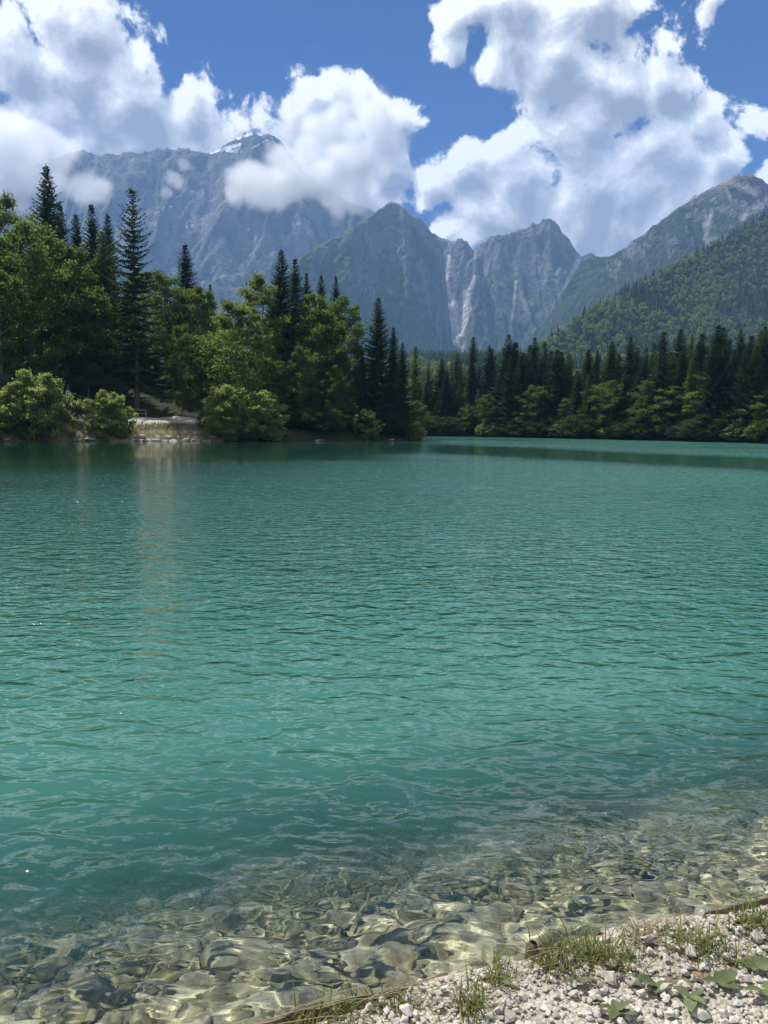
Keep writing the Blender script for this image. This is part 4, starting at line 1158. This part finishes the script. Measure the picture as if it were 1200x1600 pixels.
tag(sign, 'white notice plate with a dark mark on a thin post behind the largest bush', 'sign')
top_ = at_depth(107, 601, sy).z - sz_
v, f = beam((0, 0.04, -0.3), (0, 0.04, top_), 0.045); mesh_object('post', v, f, plain('post_grey', (0.25, 0.25, 0.25)), parent=sign, smooth=True)
pz_ = at_depth(107, 615, sy).z - sz_
pl = box('plate', (0, -0.03, pz_), (0.46, 0.03, 0.74), plain('sign_white', (0.75, 0.75, 0.73)), sign)
th_ = np.linspace(0, 6.283, 12, endpoint=False)
mesh_object('mark', [(0.13 * math.cos(t), -0.049, pz_ + 0.04 + 0.17 * math.sin(t)) for t in th_], [tuple(range(12))], plain('sign_black', (0.03, 0.03, 0.03)), parent=pl)
mesh_object('mark', [(-0.05, -0.049, pz_ - 0.28), (0.05, -0.049, pz_ - 0.28), (0.05, -0.049, pz_ - 0.15), (-0.05, -0.049, pz_ - 0.15)], [(0, 1, 2, 3)], bpy.data.materials['sign_black'], parent=pl)

# ------------------------------------------------------------------ near bank details: edging, straw, tufts, weeds
def on_bank(px, py):
    p = on_level(px, py, 0.125); return Vector((p.x, p.y, float(bank_z(np.array(p.x), np.array(p.y)))))
EDGEWOOD = bark_material('wet_edging_wood', (0.07, 0.055, 0.04), (0.20, 0.165, 0.125))
def plank(px0, py0, px1, py1, h, t, lab):
    a, b = on_level(px0, py0, 0.12), on_level(px1, py1, 0.12)
    d = (b - a); L = d.length; d.normalize(); nrm = Vector((-d.y, d.x, 0)).normalized()
    n = 10; V = []
    rs = np.random.RandomState(int(px0))
    for i in range(n):
        p = a + d * (L * i / (n - 1)) + nrm * float(rs.randn() * 0.003)
        zt = 0.103 + rs.randn() * 0.006
        tt = t * rs.uniform(0.7, 1.1)
        V += [tuple(p + Vector((0, 0, zt - 0.12 - h))), tuple(p + nrm * tt + Vector((0, 0, zt - 0.12 - h))), tuple(p + nrm * tt + Vector((0, 0, zt - 0.12 - 0.004))), tuple(p + Vector((0, 0, zt - 0.12)))]
    F = []
    for i in range(n - 1):
        for j in range(4): F.append((i * 4 + j, i * 4 + (j + 1) % 4, i * 4 + 4 + (j + 1) % 4, i * 4 + 4 + j))
    F += [(0, 1, 2, 3), (n * 4 - 4, n * 4 - 1, n * 4 - 2, n * 4 - 3)]
    o = mesh_object('edging_board', V, F, EDGEWOOD)
    tag(o, lab, 'board', 'edging boards along the near bank')
plank(340, 1608, 520, 1561, 0.16, 0.016, 'thin weathered edging board at the lower left tip of the gravel')
plank(524, 1560, 700, 1515, 0.16, 0.016, 'edging board beside the large pale submerged rock, half under straw')
plank(842, 1481, 950, 1452, 0.16, 0.022, 'brown edging board beside the small dark stump at the water')
plank(952, 1452, 1108, 1418, 0.16, 0.020, 'dark edging board showing above the gravel on the right')
plank(1112, 1417, 1300, 1376, 0.16, 0.018, 'rightmost edging board running out of the picture')
STRAW = plain('dry_straw', (0.36, 0.29, 0.18), 0.8)
rr_ = random.Random(12)
STRAWS = []
for i in range(15):
    u = rr_.uniform(400, 860); L = rr_.uniform(60, 190)
    yy = np.interp(u, [372, 1200], [1600, 1400]) + rr_.uniform(-4, 14); slope = -0.2415 + rr_.uniform(-0.14, 0.14)
    a, b = on_level(u, yy, 0.14), on_level(u + L, yy + slope * L, 0.145)
    s = np.linspace(0, 1, 6)[:, None]
    p = np.array(a) + (np.array(b) - np.array(a)) * s + np.array([0, 0, 1.0]) * (0.008 * np.sin(s * 3.14 * rr_.uniform(0.7, 1.6))) + np.random.RandomState(i).randn(6, 3) * 0.0025
    v, f = tube(p, np.linspace(0.0013, 0.0007, 6), 5)
    o = mesh_object('straw_stem', v, f, STRAW, smooth=True)
    STRAWS.append((u, o))
for i, (u, o) in enumerate(sorted(STRAWS, key=lambda q: q[0])):
    tag(o, f'thin dry straw stem at the gravel edge, starting {ORD[i]} from the left', 'straw', 'straw stems along the waterline')
p = on_bank(829, 1483)
stump = mesh_object('wood_stump', *tube([(0, 0, -0.06), (0.003, 0, 0.0), (0.006, 0.002, 0.035), (0.01, 0.002, 0.05)], [0.026, 0.025, 0.021, 0.013], 9), EDGEWOOD)
stump.location = p; tag(stump, 'small dark wooden stub at the water edge beside the brown board', 'stump')

def tuft(px, py, n, h, spread, mat, lab, seed, bend=0.5):
    c = on_bank(px, py); rs = np.random.RandomState(seed)
    off = rs.randn(n, 3) * [spread, spread * 0.8, 0]
    root = bpy.data.objects.new('grass_tuft', None); COL.objects.link(root); root.location = c
    k = int(n * 0.62)
    tag(blades('green_blades', off[:k], h, 0.0026, mat, seed, bend * 1.7, root), kind='stuff')
    tag(blades('dry_blades', off[k:] * 1.15, h * 0.85, 0.0019, DRY, seed + 1, bend * 2.4, root), kind='stuff')
    tag(root, lab, 'grass', 'grass tufts on the gravel')
tuft(905, 1492, 150, 0.10, 0.055, GRASS, 'widest grass tuft beside the dark stub at the water edge', 1)
tuft(960, 1500, 110, 0.10, 0.045, GRASS, 'grass tuft just right of the widest tuft near the water', 2)
tuft(862, 1500, 70, 0.09, 0.035, GRASS, 'grass tuft immediately right below the dark wooden stub', 3)
tuft(1085, 1482, 150, 0.09, 0.05, GRASS, 'dense dark grass tuft between the widest tuft and the right edge', 4)
tuft(1172, 1440, 90, 0.10, 0.04, GRASS, 'grass tuft at the right edge of the picture near the water', 5)
tuft(735, 1572, 90, 0.085, 0.03, GRASS, 'bright rosette-like grass tuft at the bottom middle of the gravel', 6)
tuft(628, 1562, 80, 0.06, 0.05, GRASS, 'short sparse grass left of the bright rosette-like tuft', 7)
tuft(545, 1582, 90, 0.06, 0.055, GRASS, 'short grass at the lower left end of the gravel bank', 8)
tuft(775, 1528, 60, 0.085, 0.028, GRASS, 'thin grass tuft above the bright rosette-like tuft', 9)
tuft(468, 1596, 40, 0.06, 0.03, GRASS, 'last wisps of grass at the tip of the gravel', 10)
tuft(1010, 1465, 50, 0.07, 0.05, DRY, 'dry straw-coloured grass near the dark edging board', 11)
tuft(1150, 1500, 50, 0.07, 0.04, GRASS, 'thin grass above the weeds on the right side of the gravel', 12)

WEED = leaf_material('weed_leaf', (0.10, 0.13, 0.065), (0.19, 0.225, 0.12), (0.17, 0.22, 0.07), 0.3, 20.0)
def leaf_blade(L, W, seed):
    rs = np.random.RandomState(seed); nu, nv = 9, 5; V = []
    for i in range(nu):
        t = i / (nu - 1); w = W * (max(0.0, math.sin(min(1, t * 0.98 + 0.02) * 3.1415)) ** 0.75) * (1 - 0.25 * t) + 0.0012
        for j in range(nv):
            q = (j - 2) / 2
            V.append((L * t, w * q * (1 + 0.07 * rs.randn()), 0.012 * L * 8 * (t - t * t * 1.35) + abs(q) * w * 0.28 + rs.randn() * 0.0006))
    return V, grid_faces(nu, nv)
def weed(px, py, leaves, lab, seed):
    c = on_bank(px, py) + Vector((0, 0, 0.012)); rs = random.Random(seed)
    root = bpy.data.objects.new('leafy_weed', None); COL.objects.link(root); root.location = c
    for i, (a, L) in enumerate(leaves):
        v, f = leaf_blade(L, L * rs.uniform(0.24, 0.33), seed * 10 + i)
        o = mesh_object('leaf', v, f, WEED, parent=root, smooth=True)
        o.rotation_euler = (rs.uniform(-.2, .2), rs.uniform(-0.45, -0.1), rad(a)); o.location = (0, 0, rs.uniform(0, 0.01))
    tag(root, lab, 'weed', 'broad-leaved weeds on the gravel')
weed(1078, 1566, [(250, 0.085), (300, 0.06), (20, 0.06), (150, 0.055), (340, 0.05)], 'weed with one large oval leaf hanging down over the stones', 1)
weed(1120, 1545, [(10, 0.08), (320, 0.07), (60, 0.055), (190, 0.05)], 'weed with pale leaves spread to the right of the large oval leaf', 2)
weed(1025, 1545, [(170, 0.08), (195, 0.07), (10, 0.05), (250, 0.05)], 'weed with long grey-green leaves lying to the left', 3)
weed(965, 1585, [(180, 0.065), (230, 0.06), (330, 0.06), (20, 0.055), (90, 0.05)], 'weed rosette at the bottom edge under the long-leaved weed', 4)
weed(1175, 1520, [(20, 0.075), (330, 0.07), (150, 0.06), (90, 0.05), (250, 0.05)], 'weed at the right edge of the picture', 5)
weed(1190, 1560, [(10, 0.07), (200, 0.075), (260, 0.05)], 'low weed in the right corner below the right-edge weed', 6)
weed(905, 1530, [(200, 0.05), (270, 0.055), (340, 0.045)], 'small weed under the widest grass tuft', 7)
RUST = plain('dead_leaf', (0.30, 0.16, 0.09), 0.8)
v, f = leaf_blade(0.035, 0.013, 5); o = mesh_object('dead_leaf', v, f, RUST, smooth=True); o.location = on_bank(1097, 1537) + Vector((0, 0, 0.02)); o.rotation_euler = (0.2, -0.2, 2.6)
tag(o, 'small rusty dead leaf lying among the weeds', 'leaf')
# ------------------------------------------------------------------ clouds (volumes)
def cloud_material():
    m = bpy.data.materials.new('cloud_vapour')
    m.use_nodes = True
    nt = m.node_tree
    nt.nodes.clear()
    o = nt.nodes.new('ShaderNodeOutputMaterial')
    v = nt.nodes.new('ShaderNodeVolumePrincipled')
    v.inputs['Color'].default_value = (1, 1, 1, 1)
    v.inputs['Density'].default_value = 1.0
    v.inputs['Density Attribute'].default_value = 'density'
    v.inputs['Anisotropy'].default_value = 0.35
    nt.links.new(v.outputs[0], o.inputs['Volume'])
    m.cycles.volume_interpolation = 'LINEAR'
    return m

CLOUD_MAT = cloud_material()

def make_cloud(name, label, blobs, voxel, dens=0.012, scale=420.0, amp=1.1, thr=0.16, gain=5.0, seed=0.0, flat=None):
    """blobs: (px, py, radius_px, Y); a real volume of vapour standing at its own distance"""
    C = []
    for (px, py, r, Y) in blobs:
        c = at_depth(px, py, Y)
        C.append((c, r * Y / F_PX))
    lo = Vector([min(c[i] - r * 1.05 for c, r in C) for i in range(3)])
    hi = Vector([max(c[i] + r * 1.05 for c, r in C) for i in range(3)])
    if flat is not None:
        lo.z = max(lo.z, flat - 60)
    ng = bpy.data.node_groups.new(name + '_field', 'GeometryNodeTree')
    ng.interface.new_socket('Geometry', in_out='OUTPUT', socket_type='NodeSocketGeometry')
    N, L = ng.nodes, ng.links
    def math_(op, a, b=None, c=None):
        n = N.new('ShaderNodeMath'); n.operation = op
        for i, v in enumerate((a, b, c)):
            if v is None: continue
            if isinstance(v, (int, float)): n.inputs[i].default_value = v
            else: L.new(v, n.inputs[i])
        return n.outputs[0]
    pos = N.new('GeometryNodeInputPosition').outputs[0]
    acc = None
    for c, r in C:
        d = N.new('ShaderNodeVectorMath'); d.operation = 'DISTANCE'
        L.new(pos, d.inputs[0]); d.inputs[1].default_value = c
        f = math_('MULTIPLY_ADD', d.outputs['Value'], -1.0 / r, 1.0)
        acc = f if acc is None else math_('SMOOTH_MAX', acc, f, 0.12)
    off = N.new('ShaderNodeVectorMath'); off.operation = 'MULTIPLY_ADD'
    L.new(pos, off.inputs[0]); off.inputs[1].default_value = (1 / scale,) * 3; off.inputs[2].default_value = (seed, seed * 1.7, -seed)
    n1 = N.new('ShaderNodeTexNoise'); n1.noise_dimensions = '3D'
    L.new(off.outputs[0], n1.inputs['Vector'])
    n1.inputs['Scale'].default_value = 1.0; n1.inputs['Detail'].default_value = 6.0
    n1.inputs['Roughness'].default_value = 0.56; n1.inputs['Distortion'].default_value = 0.35
    bil = N.new('ShaderNodeTexVoronoi'); bil.feature = 'SMOOTH_F1'
    L.new(off.outputs[0], bil.inputs['Vector']); bil.inputs['Scale'].default_value = 1.7
    bil.inputs['Smoothness'].default_value = 0.35
    bil.inputs['Detail'].default_value = 2.0
    nn = math_('MULTIPLY_ADD', n1.outputs[0], amp, -amp * 0.5)
    vv = math_('MULTIPLY_ADD', bil.outputs['Distance'], -0.55, 0.25)
    s = math_('ADD', math_('ADD', acc, nn), vv)
    s = math_('MULTIPLY', math_('SUBTRACT', s, thr), gain)
    if flat is not None:
        z = N.new('ShaderNodeSeparateXYZ'); L.new(pos, z.inputs[0])
        low = math_('MULTIPLY', math_('SUBTRACT', z.outputs[2], flat), 1 / 120.0)
        s = math_('SMOOTH_MIN', s, low, 0.3)
    s = math_('MINIMUM', math_('MAXIMUM', s, 0.0), 1.0)
    s = math_('MULTIPLY', s, dens)
    vc = N.new('GeometryNodeVolumeCube')
    L.new(s, vc.inputs['Density'])
    vc.inputs['Min'].default_value = lo; vc.inputs['Max'].default_value = hi
    for i, ax in enumerate('XYZ'):
        vc.inputs['Resolution ' + ax].default_value = max(8, int((hi[i] - lo[i]) / voxel))
    sm = N.new('GeometryNodeSetMaterial'); sm.inputs['Material'].default_value = CLOUD_MAT
    L.new(vc.outputs[0], sm.inputs[0])
    go = N.new('NodeGroupOutput'); L.new(sm.outputs[0], go.inputs[0])
    me = bpy.data.volumes.new(name)
    me.materials.append(CLOUD_MAT)
    ob = bpy.data.objects.new(name, me)
    COL.objects.link(ob)
    md = ob.modifiers.new('vapour', 'NODES'); md.node_group = ng
    ob['label'] = label; ob['category'] = 'cloud'
    return ob

YB = 3850
make_cloud('cumulus_cloud', 'white cloud clinging to the flank below the snow-streaked summit', [
    (405, 292, 62, YB), (450, 285, 72, YB), (510, 285, 78, YB), (565, 262, 80, YB), (600, 225, 62, YB), (585, 180, 52, YB), (520, 205, 62, YB + 60), (620, 185, 34, YB), (365, 312, 36, YB), (560, 305, 55, YB), (480,235,40,YB+80)], 15.0, seed=7.0, scale=300.0, dens=0.011)
make_cloud('cumulus_cloud', 'low grey-white cloud tongue in front of the far left end of the ridge', [
    (20, 275, 75, YB), (75, 285, 52, YB), (120, 290, 45, YB), (-50, 270, 90, YB), (40, 225, 60, YB), (155, 297, 28, YB), (95, 245, 55, YB), (-20, 200, 80, YB)], 18.0, seed=2.0, scale=300.0, dens=0.009)
make_cloud('cloud_wisp', 'small torn wisp of cloud drifting across the rock wall', [(272, 280, 26, YB), (262, 300, 18, YB), (285, 258, 16, YB)], 10.0, seed=3.0, scale=120.0, dens=0.006)
# ------------------------------------------------------------------ the air itself
def make_haze():
    m = bpy.data.materials.new('valley_air'); m.use_nodes = True
    nt = m.node_tree; nt.nodes.clear()
    o = nt.nodes.new('ShaderNodeOutputMaterial'); v = nt.nodes.new('ShaderNodeVolumePrincipled')
    v.inputs['Color'].default_value = (0.30, 0.55, 1.0, 1)
    v.inputs['Density'].default_value = 1.0e-4
    v.inputs['Anisotropy'].default_value = 0.0
    nt.links.new(v.outputs[0], o.inputs['Volume'])
    lo, hi = (-6500, -400, -12), (6500, 6900, 2150)
    c = [(x, y, z) for x in (lo[0], hi[0]) for y in (lo[1], hi[1]) for z in (lo[2], hi[2])]
    f = [(0, 1, 3, 2), (4, 6, 7, 5), (0, 4, 5, 1), (2, 3, 7, 6), (0, 2, 6, 4), (1, 5, 7, 3)]
    ob = mesh_object('haze', c, f, m)
    return tag(ob, 'thin blue air between the lake and the mountains', None, None, 'stuff')
make_haze()
